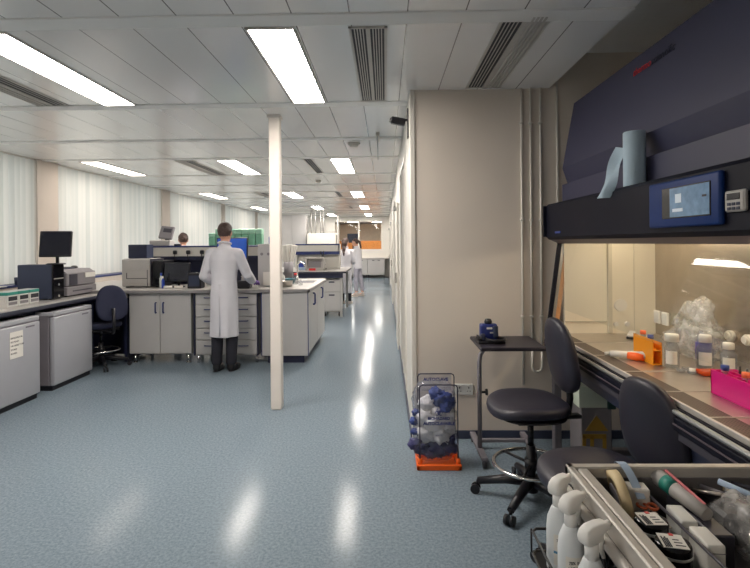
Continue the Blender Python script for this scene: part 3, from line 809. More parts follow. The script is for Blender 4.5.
# gantry shelf
t = thing('bench_gantry', 'raised white and navy service shelf along the middle of the island bench', 'shelf', (-2.5, 7.35, IZ))
zt = 1.512 - IZ
MB().box(-0.93, 0.85, -0.1, 0.1, zt - 0.15, zt - 0.02).build('trunking', TRIMW, t)
MB().box(-0.94, 0.86, -0.11, 0.11, zt - 0.02, zt, 0.003).build('top_shelf', BLUE, t)
MB().box(-0.94, 0.86, -0.12, 0.12, zt - 0.205, zt - 0.15, 0.003).build('lower_rail', NAVY, t)
MB().box(-0.84, 0.85, 0.0, 0.03, 0.0, zt - 0.2).build('back_panel', NAVY, t)  # added navy sheet standing in for the dark space beneath the shelf
for x in (-0.93, 0.85): MB().box(x - 0.02, x + 0.02, -0.12, 0.12, 0, zt - 0.0, 0.003).build('post', NAVY, t)
for k, x in enumerate((-3.03, -2.84, -2.64)):
    t = thing('power_plug', ['first black plug from the left on the gantry trunking', 'middle black plug on the gantry trunking', 'third black plug on the gantry trunking, left of the man'][k], 'plug', (x, 7.25, 1.42), group='black plugs on the gantry')
    MB().box(-0.028, 0.028, -0.04, 0, -0.028, 0.028, 0.01).build('body', BLACK, t)
    MB().tube([(0, -0.03, -0.02), (0, -0.045, -0.06), (0.01, -0.035, -0.12)], 0.006).build('cable', BLACK, t)

t = thing('service_pillar', 'white service pillar with two round sockets at the right end of the shelf', 'pillar', (-1.61, 6.85, IZ))
MB().box(-0.1, 0.1, -0.1, 0.1, 0, 0.575, 0.006).build('housing', CABW, t)
for x in (-0.045, 0.045):
    MB().cyl((x, -0.1, 0.44), (x, -0.108, 0.44), 0.02).build('socket', PRGREY, t)
MB().box(-0.03, 0.09, -0.108, -0.1, 0.02, 0.2, 0.003).build('access_cover', TRIMW, t)
t = thing('bottle', 'blue bottle standing on the white service pillar', 'bottle', (-1.56, 6.88, IZ + 0.575))
MB().lathe([(0.03, 0), (0.032, 0.09), (0.012, 0.12), (0.012, 0.15), (0, 0.15)], n=16).build('body', BLUEP, t)

# equipment on the island
t = thing('bench_analyser', 'light grey boxy analyser at the left end of the island bench', 'instrument', (-3.36, 6.95, IZ))
MB().box(-0.2, 0.19, -0.2, 0.22, 0.015, 0.385, 0.012).build('housing', PRBEIGE, t)
MB().box(-0.13, 0.17, -0.207, -0.2, 0.06, 0.24, 0.004).build('front_door', PRBEIGE, t)
MB().box(-0.13, 0.15, -0.212, -0.2, 0.12, 0.128).box(-0.13, -0.122, -0.212, -0.2, 0.12, 0.2).box(0.15, 0.158, -0.21, -0.2, 0.02, 0.24).build('seam', PRDARK, t)
MB().box(0.19, 0.196, -0.2, 0.22, 0.015, 0.385).build('side_panel', PRDARK, t)
MB().box(-0.18, 0.17, -0.17, 0.17, 0.385, 0.392, 0.002).build('top_plate', PRBEIGE, t)
MB().box(-0.16, -0.12, -0.17, 0.19, 0, 0.015).box(0.12, 0.16, -0.17, 0.19, 0, 0.015).build('feet', BLACK, t)
t = thing('speaker_box', 'small dark box standing on top of the light grey analyser', 'box', (-3.4, 6.97, IZ + 0.392))
MB().box(-0.13, 0.13, -0.1, 0.1, 0, 0.19, 0.006).build('case', PCBLUE, t)
MB().box(-0.12, 0.12, -0.103, -0.1, 0.012, 0.178).build('grille', NAVY, t)
t = thing('computer_tower', 'black computer tower right of the light grey analyser', 'computer', (-3.08, 6.98, IZ))
MB().box(-0.07, 0.06, -0.2, 0.2, 0.01, 0.36, 0.006).build('case', BLACK, t)
MB().box(-0.065, 0.055, -0.204, -0.2, 0.02, 0.35).build('front_panel', BLACKG, t)
MB().box(-0.05, 0.04, -0.15, 0.15, 0, 0.01).build('feet', BLACK, t)
monitor((-2.83, 6.82, IZ), R(-3), 0.36, 0.26, 0.2, 'dark monitor on the island bench below the service shelf', SCREEN)
monitor((-2.08, 6.84, IZ), R(2), 0.42, 0.31, 0.51, 'monitor with a lit blue screen just beyond the man', SCRBLUE, tilt=-4)
t = thing('plate_reader', 'beige instrument with tilted display standing on the service shelf', 'instrument', (-3.27, 7.35, 1.512))
MB().box(-0.15, 0.15, -0.09, 0.09, 0, 0.085, 0.012).build('base', PRBEIGE, t)
MB().box(-0.1, 0.1, -0.018, 0.018, -0.1, 0.1, 0.01, M=Matrix.Translation((0.07, 0.0, 0.195)) @ Matrix.Rotation(R(6), 4, 'Y') @ Matrix.Rotation(R(-22), 4, 'X')).build('display_head', PRGREY, t)
MB().box(-0.05, 0.07, -0.021, -0.018, 0.0, 0.06, M=Matrix.Translation((0.07, 0.0, 0.195)) @ Matrix.Rotation(R(6), 4, 'Y') @ Matrix.Rotation(R(-22), 4, 'X')).build('display', PRDARK, t)
MB().box(0.04, 0.1, 0.0, 0.03, 0.08, 0.14, 0.004).build('neck', PRDARK, t)
t = thing('handset', 'small black handset at the right of the tilted display instrument', 'handset', (-3.04, 7.35, 1.512))
MB().box(-0.05, 0.05, -0.03, 0.03, 0, 0.03, 0.01).build('body', BLACK, t)
gx = -2.52
gnames = ['leftmost of the green tip boxes on the service shelf'] + ['%s green tip box from the left on the service shelf' % ORD[k] for k in range(1, 7)] + ['rightmost of the green tip boxes on the service shelf']
for k in range(8):
    t = thing('green_tip_box', gnames[k], 'tip box', (gx + 0.098 * k, 7.36, 1.512), group='green tip boxes on the service shelf')
    h = 0.18 if k == 0 else 0.24
    MB().box(-0.046, 0.046, -0.06, 0.06, 0, h * 0.68, 0.006).build('base', GREENB, t)
    MB().box(-0.047, 0.047, -0.062, 0.062, h * 0.68, h, 0.008).build('lid', mat('green lid', (158, 206, 182), 0.3) if k == 0 else bpy.data.materials['green lid'], t)

def bottle(name, loc, r, h, label, m, capm, cat='bottle', group=None):
    t = thing(name, label, cat, loc, group=group)
    MB().lathe([(r * 0.9, 0), (r, 0.006), (r, h * 0.62), (r * 0.45, h * 0.78), (r * 0.45, h * 0.82)], n=18).build('body', m, t)
    MB().lathe([(r * 0.52, h * 0.82), (r * 0.52, h), (0, h)], n=16).build('cap', capm, t)
    return t
IB = [(-3.0 + 0.0, 6.7, .022, .2, 'white squeezy bottle between the black tower and the dark monitor', CLEARW, BLUEP),
      (-2.94, 6.62, .02, .16, 'blue bottle in front of the dark monitor, left side', BLUEP, PAPER),
      (-2.55, 6.78, .025, .2, 'amber bottle right of the dark monitor', mat('amber glass', (206, 150, 70), 0.2), PAPER),
      (-2.49, 6.9, .025, .24, 'white bottle right of the dark monitor, behind the amber one', CLEARW, AMBERL),
      (-1.86, 6.8, .025, .25, 'white bottle right of the man, under the shelf', CLEARW, BLACK),
      (-1.80, 6.72, .02, .2, 'dark bottle right of the man, under the shelf', BLACK, CLEARW)]
for x, y, r, h, lb, m, c in IB: bottle('reagent_bottle', (x, y, IZ), r, h, lb, m, c)
t = thing('equipment_box', 'black box beside the dark monitor, left of the man', 'box', (-2.5, 6.62, IZ))
MB().box(-0.09, 0.09, -0.07, 0.08, 0, 0.2, 0.008).build('case', BLACK, t)
MB().box(-0.07, 0.07, -0.074, -0.07, 0.03, 0.17, 0.002).build('front_panel', PCBLUE, t)
t = thing('vortex_mixer', 'black and white mixer on the bench at the man right hand', 'mixer', (-1.84, 6.58, IZ))
MB().box(-0.08, 0.08, -0.08, 0.08, 0, 0.1, 0.012).build('base', BLACK, t)
MB().lathe([(0.05, 0.1), (0.04, 0.14), (0.05, 0.16), (0, 0.16)], n=20).build('cup_head', CLEARW, t)
for k, (x, lb) in enumerate([(-2.86, 'white tube lying under the dark monitor'), (-2.72, 'second white tube lying under the dark monitor, right one')]):
    tag(MB().cyl((x - 0.05, 6.58, IZ + 0.018), (x + 0.05, 6.6, IZ + 0.018), 0.018).build('plastic_tube', PAPER), lb, 'tube')

# sink, tap and clutter at the right end
t = thing('sink', 'small steel sink set in the right end of the island worktop', 'sink', (-1.2, 7.55, IZ))
MB().box(-0.17, 0.17, -0.24, -0.22, 0, 0.006).box(-0.17, 0.17, 0.22, 0.24, 0, 0.006).box(-0.17, -0.15, -0.24, 0.24, 0, 0.006).box(0.15, 0.17, -0.24, 0.24, 0, 0.006).build('rim', STEEL, t)
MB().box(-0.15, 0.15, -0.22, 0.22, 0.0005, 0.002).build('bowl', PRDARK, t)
t = thing('tap', 'tall swan neck tap behind the steel sink', 'tap', (-1.37, 7.85, IZ))
MB().cyl((0, 0, 0), (0, 0, 0.06), 0.02).build('base', CHROME, t)
MB().tube([(0, 0, 0.05), (0, 0, 0.22), (0.02, -0.02, 0.27), (0.07, -0.05, 0.29), (0.12, -0.09, 0.26), (0.13, -0.1, 0.21)], 0.011).build('spout', CHROME, t)
t = thing('beaker_bin', 'grey round bin holding a fan of white plastic, right of the column', 'bin', (-1.43, 7.45, IZ))
MB().lathe([(0.065, 0), (0.07, 0.31), (0.066, 0.31), (0.06, 0.01), (0, 0.01)], n=24).build('body', PRGREY, t)
wf = MB()
for k in range(9):
    a = R(-32 + 8 * k); wf.box(-0.018, 0.018, -0.03 + 0.006 * (k % 3), 0.03, 0.0, 0.34, 0.006, M=Matrix.Translation((math.sin(a) * 0.06, 0, 0.22)) @ Matrix.Rotation(a * 0.45, 4, 'Y'))
wf.build('plastic_bundle', PAPER, t)
t = thing('teal_bowl', 'teal bowl tilted on the worktop near the sink', 'bowl', (-1.36, 7.2, IZ))
MB().lathe([(0.04, 0), (0.075, 0.03), (0.09, 0.08), (0.085, 0.08), (0.07, 0.034), (0, 0.01)], n=24).build('shell', mat('dark teal plastic', (36, 92, 104), 0.4), t)
bottle('wash_bottle', (-1.43, 6.95, IZ), 0.045, 0.2, 'white wash bottle next to the teal bowl', CLEARW, CLEARW)
bottle('wash_bottle', (-1.27, 7.12, IZ), 0.04, 0.16, 'clear jug shaped bottle with red cap near the sink', CLEARP, RED)
t = thing('steel_pot', 'low steel pot on the worktop right of the column', 'pot', (-1.33, 6.78, IZ))
MB().lathe([(0.075, 0), (0.08, 0.07), (0.084, 0.075), (0.076, 0.075), (0.07, 0.006), (0, 0.006)], n=26).build('body', STEEL, t)
bottle('plastic_beaker', (-1.17, 6.95, IZ), 0.03, 0.08, 'small clear beaker at the corner of the island worktop', CLEARP, CLEARP, 'beaker')

# ------------------------------------------------------------------ second island, further away
t = thing('second_island_bench', 'smaller lab bench beyond the island, beside the two women', 'bench', (-2.1, 11.3, 0))
MB().box(-1.4, 1.28, -0.9, 0.9, IZ - 0.03, IZ, 0.004).build('worktop', WORKT, t)
MB().box(-1.4, 1.285, -0.905, -0.87, IZ - 0.045, IZ - 0.01).box(1.25, 1.285, -0.905, 0.905, IZ - 0.045, IZ - 0.01).build('front_edge', EDGE, t)
MB().box(-1.36, 1.22, -0.86, -0.8, IZ - 0.14, IZ - 0.03).build('rail', NAVY, t)
for (x, y) in ((-1.35, -0.82), (1.18, -0.82), (-1.35, 0.82), (1.18, 0.82)):
    MB().box(x - 0.025, x + 0.025, y - 0.025, y + 0.025, 0.0, IZ - 0.03).build('leg', CARC, t)
t = thing('bench_gantry', 'white and navy shelf on the smaller bench in the distance', 'shelf', (-1.98, 11.4, IZ))
MB().box(-0.03, 0.95, -0.1, 0.1, zt - 0.16, zt - 0.02).build('trunking', TRIMW, t)
MB().box(-0.03, 0.96, -0.11, 0.11, zt - 0.02, zt + 0.01).build('top_shelf', BLUE, t)
MB().box(-0.03, 0.96, -0.12, 0.12, zt - 0.23, zt - 0.16).build('lower_rail', BLUE, t)
for x in (-0.02, 0.95): MB().box(x - 0.02, x + 0.02, -0.1, 0.1, 0, zt).build('post', TRIMW, t)
MB().box(-0.02, 0.95, 0.02, 0.04, 0, zt - 0.2).build('back_panel', TRIMW, t)
t = thing('drawer_pedestal', 'white drawer pedestal on castors under the smaller bench', 'drawers', (-1.1, 10.75, 0))
MB().box(-0.2, 0.17, -0.22, 0.3, 0.1, 0.78, 0.006).build('carcass', CARC, t)
for k in range(2):
    d = MB().box(-0.19, 0.16, -0.235, -0.22, 0.12 + 0.4 * k, 0.5 + 0.26 * k, 0.004).build('drawer', CABW, t)
    box(-0.08, 0.04, -0.245, -0.235, 0.44 + 0.27 * k, 0.465 + 0.27 * k, 0.003).build('handle', NAVY, d)
for x in (-0.16, 0.13):
    for y in (-0.17, 0.25): MB().cyl((x - 0.015, y, 0.04), (x + 0.015, y, 0.04), 0.04).cyl((x, y, 0.04), (x, y, 0.1), 0.01).build('castor', BLACK, t)
t = thing('rack_instrument', 'white open fronted instrument with red button on the smaller bench', 'instrument', (-1.5, 10.85, IZ))
MB().box(-0.2, 0.2, -0.02, 0.12, 0, 0.28, 0.006).box(-0.2, 0.2, -0.14, -0.02, 0.25, 0.28, 0.004).box(0.17, 0.2, -0.14, -0.02, 0, 0.25, 0.003).box(-0.2, 0.2, -0.14, -0.02, 0, 0.03, 0.003).box(-0.2, -0.17, -0.14, -0.02, 0, 0.25, 0.003).build('housing', PRBEIGE, t)
MB().box(-0.15, 0.12, -0.03, -0.02, 0.06, 0.2).build('panel', PRGREY, t)
MB().box(-0.12, 0.02, -0.16, -0.14, 0.0, 0.05, 0.004).build('red_button', RED, t)
t = thing('carton', 'blue and white carton under the distant shelf at left', 'carton', (-1.8, 11.1, IZ))
MB().box(-0.1, 0.1, -0.08, 0.08, 0, 0.18, 0.003).build('body', PALEB, t)
MB().box(-0.09, 0.09, -0.083, -0.08, 0.06, 0.15).build('print_panel', BLUEP, t)
t = thing('microscope', 'small dark microscope on the smaller bench below the shelf', 'microscope', (-1.38, 11.15, IZ))
MB().box(-0.08, 0.08, -0.1, 0.08, 0, 0.03, 0.006).build('base', BLACK, t)
MB().tube([(0, 0.06, 0.02), (0, 0.07, 0.2), (0, 0.0, 0.32)], 0.025).build('arm', BLACK, t)
MB().cyl((0, -0.02, 0.16), (0, -0.02, 0.34), 0.022).cyl((-0.03, -0.05, 0.34), (-0.03, -0.1, 0.4), 0.015).cyl((0.03, -0.05, 0.34), (0.03, -0.1, 0.4), 0.015).build('eyepieces', BLACK, t)
MB().box(-0.06, 0.06, -0.07, 0.05, 0.1, 0.115).build('stage', PRDARK, t)

# far wall: base cupboards, tall cupboard, extraction housing with ducts
for k, x in enumerate((-0.395, -1.15, -1.9)):
    t = thing('far_base_cupboard', ['white cupboard on legs under the far window, nearest the corridor wall', 'white cupboard on legs under the far window, behind the women', 'white cupboard under the far window, left end'][k], 'cupboard', (x, 21.95, 0), group='base cupboards under the far window')
    MB().box(-0.37, 0.37, 0.02, 0.62, 0.14, 0.84).build('carcass', CARC, t)
    for sg in (-1, 1):
        d = MB().box(min(0.003 * sg, 0.368 * sg), max(0.003 * sg, 0.368 * sg), 0, 0.018, 0.15, 0.83, 0.003).build('door', CABW, t)
        box(0.12 * sg - 0.05, 0.12 * sg + 0.05, -0.02, 0, 0.76, 0.785, 0.003).build('handle', PRDARK, d)
    for q in (-0.34, 0.34): MB().box(q - 0.02, q + 0.02, 0.03, 0.07, 0, 0.14).box(q - 0.02, q + 0.02, 0.55, 0.59, 0, 0.14).build('foot', PRDARK, t)
t = thing('far_worktop', 'pale worktop on the cupboards below the far window', 'worktop', (-1.15, 22.25, 0.84))
MB().box(-1.15, 1.15 + 0.19, -0.32, 0.33, 0, 0.04, 0.004).build('slab', WORKT, t)
MB().box(-1.15, 1.34, 0.3, 0.33, 0.04, 0.12).build('upstand', TRIMW, t)
t = thing('tall_cupboard', 'tall white storage cupboard on the far left, behind the column', 'cupboard', (-3.2, 17.6, 0))
MB().box(-0.55, 0.45, 0.02, 0.5, 0.05, 2.55).build('carcass', CARC, t)
for x0, x1 in ((-0.55, -0.055), (-0.045, 0.45)):
    d = MB().box(x0 + 0.003, x1 - 0.003, 0, 0.02, 0.06, 2.54, 0.003).build('door', CABW, t)
    box((x1 if x0 < -0.3 else x0) - 0.02 + (0.0 if x0 < -0.3 else 0.05), (x1 if x0 < -0.3 else x0) + 0.0 + (0.0 if x0 < -0.3 else 0.05), -0.02, 0, 1.2, 1.4, 0.003).build('handle', PRDARK, d)
MB().box(-0.53, 0.43, 0.04, 0.48, 0, 0.05).build('plinth', NAVY, t)
t = thing('extraction_housing', 'white extraction housing with ceiling ducts behind the distant shelf', 'extraction unit', (-2.2, 17.5, 0))
MB().box(-0.52, 0.5, 0, 0.7, 0, 1.88, 0.01).build('housing', TRIMW, t)
MB().box(-0.46, 0.44, -0.012, 0, 1.0, 1.5, 0.004).build('sash', GREYGLASS, t)
for x in (-0.4, -0.25, -0.06, 0.04): MB().cyl((x, 0.3, 1.88), (x, 0.3, CEZ - 0.002), 0.02, n=14).build('duct', CARC, t)
MB().box(0.52, 0.56, 0.1, 0.6, 0, 2.5).build('side_panel', TRIMW, t)
# beyond the far window
t = thing('wood_sideboard', 'orange wood cupboards in the room seen through the far window', 'cupboard', (-1.3, YB + 7, 0))
MB().box(-2.6, 2.7, 0, 0.5, 0, 1.66, 0.004).build('carcass', OAK, t)
for k in range(9):
    MB().box(-2.59 + 0.58 * k, -2.02 + 0.58 * k, -0.02, 0, 0.05, 1.64, 0.004).build('door', OAK, t)
t = thing('office_monitor', 'dark monitor behind the far window, above the women', 'monitor', (-1.5, YB + 1.3, 0))
MB().box(-0.28, 0.28, -0.03, 0.03, 1.55, 1.98, 0.01).build('case', PCBLUE, t)
MB().box(-0.04, 0.04, -0.02, 0.02, 0.78, 1.6).build('stand', BLACK, t)
MB().box(-0.3, 0.3, -0.25, 0.25, 0.72, 0.78).box(-0.25, -0.2, -0.2, 0.2, 0, 0.72).box(0.2, 0.25, -0.2, 0.2, 0, 0.72).build('desk_plinth', OAK, t)
for k, (x, y) in enumerate(((-1.75, YB + 4.6), (-0.3, YB + 5.0))):
    t = thing('ceiling_light', ['lit ceiling panel seen through the left pane of the far window', 'lit ceiling panel seen through the right pane of the far window'][k], 'ceiling light', (x, y, CEZ), group='ceiling lights beyond the far window')
    box(-0.3, 0.3, -1.4, 1.4, -0.012, -0.002).build('diffuser', LAMPF, t)
    MB().box(-0.32, 0.32, -1.42, -1.4, -0.014, 0).box(-0.32, 0.32, 1.4, 1.42, -0.014, 0).build('frame', VENTW, t)
# ------------------------------------------------------------------ safety cabinet (right)
CY0, CY1 = 1.6, 3.72
CB = (1.6, 2.66, 0.0)
t = thing('safety_cabinet', 'large dark hooded safety cabinet with steel work surface along the right wall', 'safety cabinet', CB)
NB = (-CB[0], -CB[1], -0.012)
cab = t
def part(mb, name, m, parent=None):
    return mb.build(name, m, parent or cab, NB if parent is None else (0, 0, 0))
part(MB().prism([(1.30, 1.80), (1.30, 1.955), (1.338, 1.967), (1.302, 2.075), (1.39, 2.55), (2.06, 2.55), (2.06, 1.80)], 'y', CY0, CY1), 'upper_hood', HULL)
part(MB().box(1.345, 1.36, CY0 + 0.02, CY1 - 0.02, 1.96, 1.975), 'hood_seam', BARN)
part(MB().prism([(1.18, 1.575), (1.18, 1.795), (1.195, 1.812), (1.34, 1.812), (1.34, 1.57), (1.2, 1.555)], 'y', CY0, CY1).box(1.34, 2.06, CY0, CY1, 1.62, 1.80), 'control_bar', BARN)
part(MB().prism([(1.20, 1.556), (1.262, 1.527), (1.33, 1.527), (1.33, 1.556)], 'y', CY0, CY1 - 0.01), 'lower_lip', LIPP)
part(MB().prism([(1.16, 1.575), (1.182, 1.575), (1.182, 1.80), (1.16, 1.80)], 'y', CY1 - 0.012, CY1 + 0.004), 'bar_end_cap', BARN)
# blue framed touch screen on the bar
sc = part(MB().box(1.158, 1.182, 1.77, 2.24, 1.595, 1.785, 0.014, seg=2), 'touch_screen_frame', mat('royal blue frame', (20, 50, 108), 0.45, spec=0.2))
MB().box(1.1555, 1.159, 1.815, 2.13, 1.63, 1.755, 0.002).build('bezel', BLACKG, sc)
MB().box(1.1545, 1.1557, 1.82, 2.07, 1.635, 1.75).build('display', mat('pale lit display', (104, 134, 164), 0.1, emit=0.12, var=0.25, scale=30), sc)
MB().box(1.1535, 1.1547, 1.99, 2.03, 1.69, 1.725).box(1.1535, 1.1547, 1.98, 2.05, 1.655, 1.668).build('icons', mat('display icon white', (200, 212, 222), 0.3, emit=0.15, var=0), sc)
MB().box(1.1535, 1.1547, 1.835, 1.86, 1.70, 1.708).build('icons', INK, sc)
part(MB().box(1.176, 1.181, 3.42, 3.52, 1.598, 1.612, 0.001), 'badge', mat('blue badge', (52, 74, 150), 0.4))
pM = lambda y: frame_M((1.3705 - 0.003, y, 2.44), (0, -1, 0), (0.186, 0, 0.98))
lg = text('thermo', 0.062, RED, cab, Matrix.Translation(NB) @ pM(2.80), 'brand_lettering', 0.001)
lg = text('scientific', 0.062, mat('dark lettering', (24, 26, 46), 0.5, var=0), cab, Matrix.Translation(NB) @ pM(2.615), 'brand_lettering', 0.001)
# interior
part(MB().box(1.30, 1.62, CY1 - 0.03, CY1, 0.86, 1.53).box(1.62, 1.96, CY1 - 0.05, CY1, 0.86, 1.62).box(1.30, 1.62, CY1 - 0.03, CY1, 1.53, 1.62), 'side_panel', CREAM)
part(MB().box(1.605, 1.63, CY1 - 0.058, CY1 - 0.03, 0.88, 1.53).box(1.30, 1.62, CY1 - 0.036, CY1 - 0.03, 0.955, 0.965).box(1.786, 1.79, CY1 - 0.054, CY1 - 0.05, 0.88, 1.6), 'panel_strip', mat('pale metal strip', (196, 190, 172), 0.4))
part(MB().box(1.2, 1.96, CY0, CY0 + 0.03, 0.86, 1.56), 'side_panel', CREAM)
part(MB().box(1.94, 1.96, CY0, CY1, 0.86, 1.64), 'back_panel', mat('brushed steel back', (178, 168, 156), 0.26, 0.85, var=0.08, scale=10))
part(MB().box(1.34, 1.95, CY0, CY1, 1.606, 1.62), 'interior_top', CREAM)
MB().cyl((1.69 - 0, CY1 - 0.051, 1.08), (1.69, CY1 - 0.06, 1.08), 0.045, n=24)
part(MB().cyl((1.69, CY1 - 0.05, 1.08), (1.69, CY1 - 0.062, 1.08), 0.044, n=28), 'port_cover', PAPER)
for x in (1.655, 1.735): part(MB().cyl((x, CY1 - 0.05, 0.945), (x, CY1 - 0.068, 0.945), 0.016), 'stopper', PAPER)
for y, z in ((2.868, 1.005), (2.73, 1.007)): part(MB().cyl((1.94, y, z), (1.918, y, z), 0.03, n=10).cyl((1.918, y, z), (1.905, y, z), 0.02, n=10), 'tap_port', PAPER)
for y in (3.63, 3.53):
    s_ = part(MB().box(1.925, 1.94, y - 0.04, y + 0.04, 0.955, 1.045, 0.004), 'socket_cover', PAPER)
    MB().box(1.921, 1.926, y - 0.03, y + 0.03, 0.965, 1.035, 0.003).build('flap', CLEARW, s_)
part(MB().cyl((1.62, CY0 + 0.15, 1.585), (1.62, CY1 - 0.15, 1.585), 0.016, n=12), 'lamp_tube', TUBE)
# work surface: trays, perforated strip, arm rest
part(MB().box(1.3, 1.94, CY0, CY1, 0.84, 0.875), 'work_surface', STEEL)
sm_ = MB()
for y in (3.34, 2.97, 2.60, 2.25, 1.92): sm_.box(1.21, 1.94, y - 0.004, y + 0.004, 0.8752, 0.8775)
part(sm_, 'tray_joints', ALU)
part(MB().box(1.2, 1.305, CY0, CY1 - 0.02, 0.85, 0.8755), 'front_grille', PERF)
part(MB().box(1.19, 1.202, CY0, CY1 - 0.02, 0.86, 0.885, 0.003), 'front_edge', ALU)
part(MB().box(1.176, 1.19, CY0, CY1, 0.80, 0.862), 'front_recess', BARN)
part(MB().box(1.155, 1.178, CY0, CY1 - 0.02, 0.84, 0.858, 0.006), 'arm_rest', FRAMEG)
part(MB().box(1.158, 1.19, CY0, CY1, 0.775, 0.83, 0.004), 'lower_rail', BARN)
part(MB().box(1.154, 1.16, CY0, CY1, 0.80, 0.806), 'rail_trim', LIPP)
part(MB().box(1.17, 2.04, CY0, CY1, 0.74, 0.84), 'base_pan', PRDARK)
# left leaning frame post, sash glass
def lean(y0, y1, off, th, z0=0.84, z1=1.53):
    a = 1.17 + off; b_ = 1.17 + 0.094 * (z1 - 0.84) / 0.69 + off
    return MB().prism([(a, z0), (b_, z1), (b_ + th, z1), (a + th, z0)], 'y', y0, y1)
part(lean(CY1 - 0.02, CY1, -0.005, 0.028), 'frame_post', BARN)
part(lean(CY1 - 0.02, CY1, 0.024, 0.022), 'frame_seal', FRAMEG)
part(lean(CY1 - 0.022, CY1 - 0.002, 0.047, 0.03, z0=0.86), 'frame_edge', mat('tan edge strip', (190, 140, 96), 0.5))
part(lean(CY0, CY0 + 0.02, -0.005, 0.05), 'frame_post', BARN)
part(lean(CY0 + 0.03, CY1 - 0.14, 0.012, 0.006, z0=1.09, z1=1.54), 'sash_glass', SASHGLASS)
# stand
for y in (CY0 + 0.06, CY1 - 0.06):
    part(MB().box(1.2, 1.25, y - 0.03, y + 0.03, 0.03, 0.74, 0.004).box(1.97, 2.02, y - 0.03, y + 0.03, 0.03, 0.74, 0.004).box(1.2, 2.02, y - 0.03, y + 0.03, 0.012, 0.05, 0.004), 'stand_leg', GASKET)
part(MB().box(1.22, 1.26, CY0, CY1, 0.66, 0.735), 'stand_beam', PCBLUE)
part(MB().box(1.98, 2.02, CY0, CY1, 0.2, 0.72), 'rear_panel', PCBLUE)

# ---- things on and in the cabinet
def towel():
    t = thing('paper_roll', 'pale blue paper towel roll standing on the dark cabinet bar', 'paper roll', (1.243, 2.535, 1.8))
    MB().lathe([(0.02, 0.002), (0.050, 0.0), (0.0515, 0.004), (0.0515, 0.266), (0.049, 0.27), (0.02, 0.268), (0.02, 0.002)], n=40).build('roll', TOWEL, t)
    vs = []; n = 10
    for k in range(n + 1):
        u = k / n
        c = Vector((-0.042 - 0.055 * u, 0.04 + 0.10 * u ** 1.2, 0.2 - 0.245 * u))
        wv = 0.03 * (1 - u) + 0.018 + 0.014 * u * u
        side = Vector((math.sin(0.4 + u * 0.8) * -0.5, math.cos(0.4 + u * 0.8), 0.25 * (1 - u))).normalized()
        fold = Vector((0.012 * math.sin(u * 6), 0, 0))
        for q in (-1, -0.3, 0.3, 1): vs.append(c + side * wv * q + fold * (1 if abs(q) < 0.5 else -1) + Vector((0, 0, 0)))
    nrm = Vector((-0.8, -0.5, 0.1)).normalized() * 0.002
    N = len(vs); vs += [v + nrm for v in vs]
    fs = []
    for k in range(n):
        for q in range(3):
            i = k * 4 + q; fs.append((i, i + 1, i + 5, i + 4)); fs.append((N + i, N + i + 4, N + i + 5, N + i + 1))
    MB().add(vs, fs, True).build('hanging_sheet', TOWEL, t)
towel()
t = thing('timer', 'small pale timer with dark buttons stuck on the bar right of the touch screen', 'timer', (1.18, 1.705, 1.66))
MB().box(-0.018, 0, -0.048, 0.048, -0.036, 0.036, 0.006).build('case', PRBEIGE, t)
MB().box(-0.02, -0.017, -0.03, 0.034, 0.004, 0.026, 0.001).build('display', SCREEN, t)
b_ = MB()
for y in (-0.022, 0.0, 0.022):
    for z in (-0.01, -0.025): b_.box(-0.021, -0.017, y - 0.008, y + 0.008, z - 0.005, z + 0.005, 0.001)
b_.build('buttons', PCBLUE, t)

WS = 0.8638
t = thing('amber_rack', 'amber yellow see-through rack standing on the steel work surface', 'rack', (1.44, 2.83, WS))
MB().box(-0.016, -0.011, -0.105, 0.105, 0, 0.135, 0.001).build('front_plate', AMBER, t)
MB().box(0.03, 0.035, -0.105, 0.105, 0, 0.12, 0.001).build('back_plate', AMBER, t)
MB().box(-0.011, 0.03, -0.105, 0.105, 0.0, 0.006).box(-0.011, 0.03, -0.105, 0.105, 0.075, 0.08).build('shelf', AMBER, t)
t = thing('pipette_controller', 'white and orange pipette controller lying in front of the amber rack', 'pipette controller', (1.36, 2.86, WS))
MB().tube([(-0.075, 0.06, 0.021), (-0.02, 0.03, 0.022), (0.03, 0.0, 0.026), (0.065, -0.03, 0.03), (0.08, -0.055, 0.028)], [0.017, 0.02, 0.021, 0.021, 0.014], 14).build('body', PAPER, t)
MB().tube([(0.0, 0.01, 0.022), (0.04, -0.02, 0.02), (0.06, -0.05, 0.02)], [0.02, 0.024, 0.018], 12).build('grip', ORANGE, t)
MB().cyl((-0.075, 0.06, 0.021), (-0.1, 0.075, 0.02), 0.012, 0.008).build('nozzle', CLEARW, t)
t = thing('steel_bar_holder', 'small black and steel bar lying at the back of the work surface', 'holder', (1.70, 3.53, WS))
Mx = Matrix.Rotation(R(-30), 4, 'Z')
MB().box(-0.025, 0.025, -0.09, 0.09, 0, 0.016, 0.003, M=Mx).build('base', BLACK, t)
MB().box(-0.02, 0.02, -0.088, 0.088, 0.016, 0.03, 0.003, M=Mx).build('bar', CLEARW, t)
def tube_v(name, loc, h, capm, label, group=None):
    t = thing(name, label, 'tube', loc, group=group)
    MB().lathe([(0.0, 0), (0.006, 0.006), (0.0135, 0.022), (0.0135, h - 0.02)], n=16).build('body', CLEARP, t)
    MB().lathe([(0.016, h - 0.02), (0.016, h), (0, h)], n=16).build('cap', capm, t)
tube_v('sample_tube', (1.462, 2.90, WS + 0.006), 0.15, ORANGE, 'orange capped tube standing in the amber rack')
tube_v('sample_tube', (1.462, 2.82, WS + 0.006), 0.14, BLUEP, 'blue capped tube standing in the amber rack')
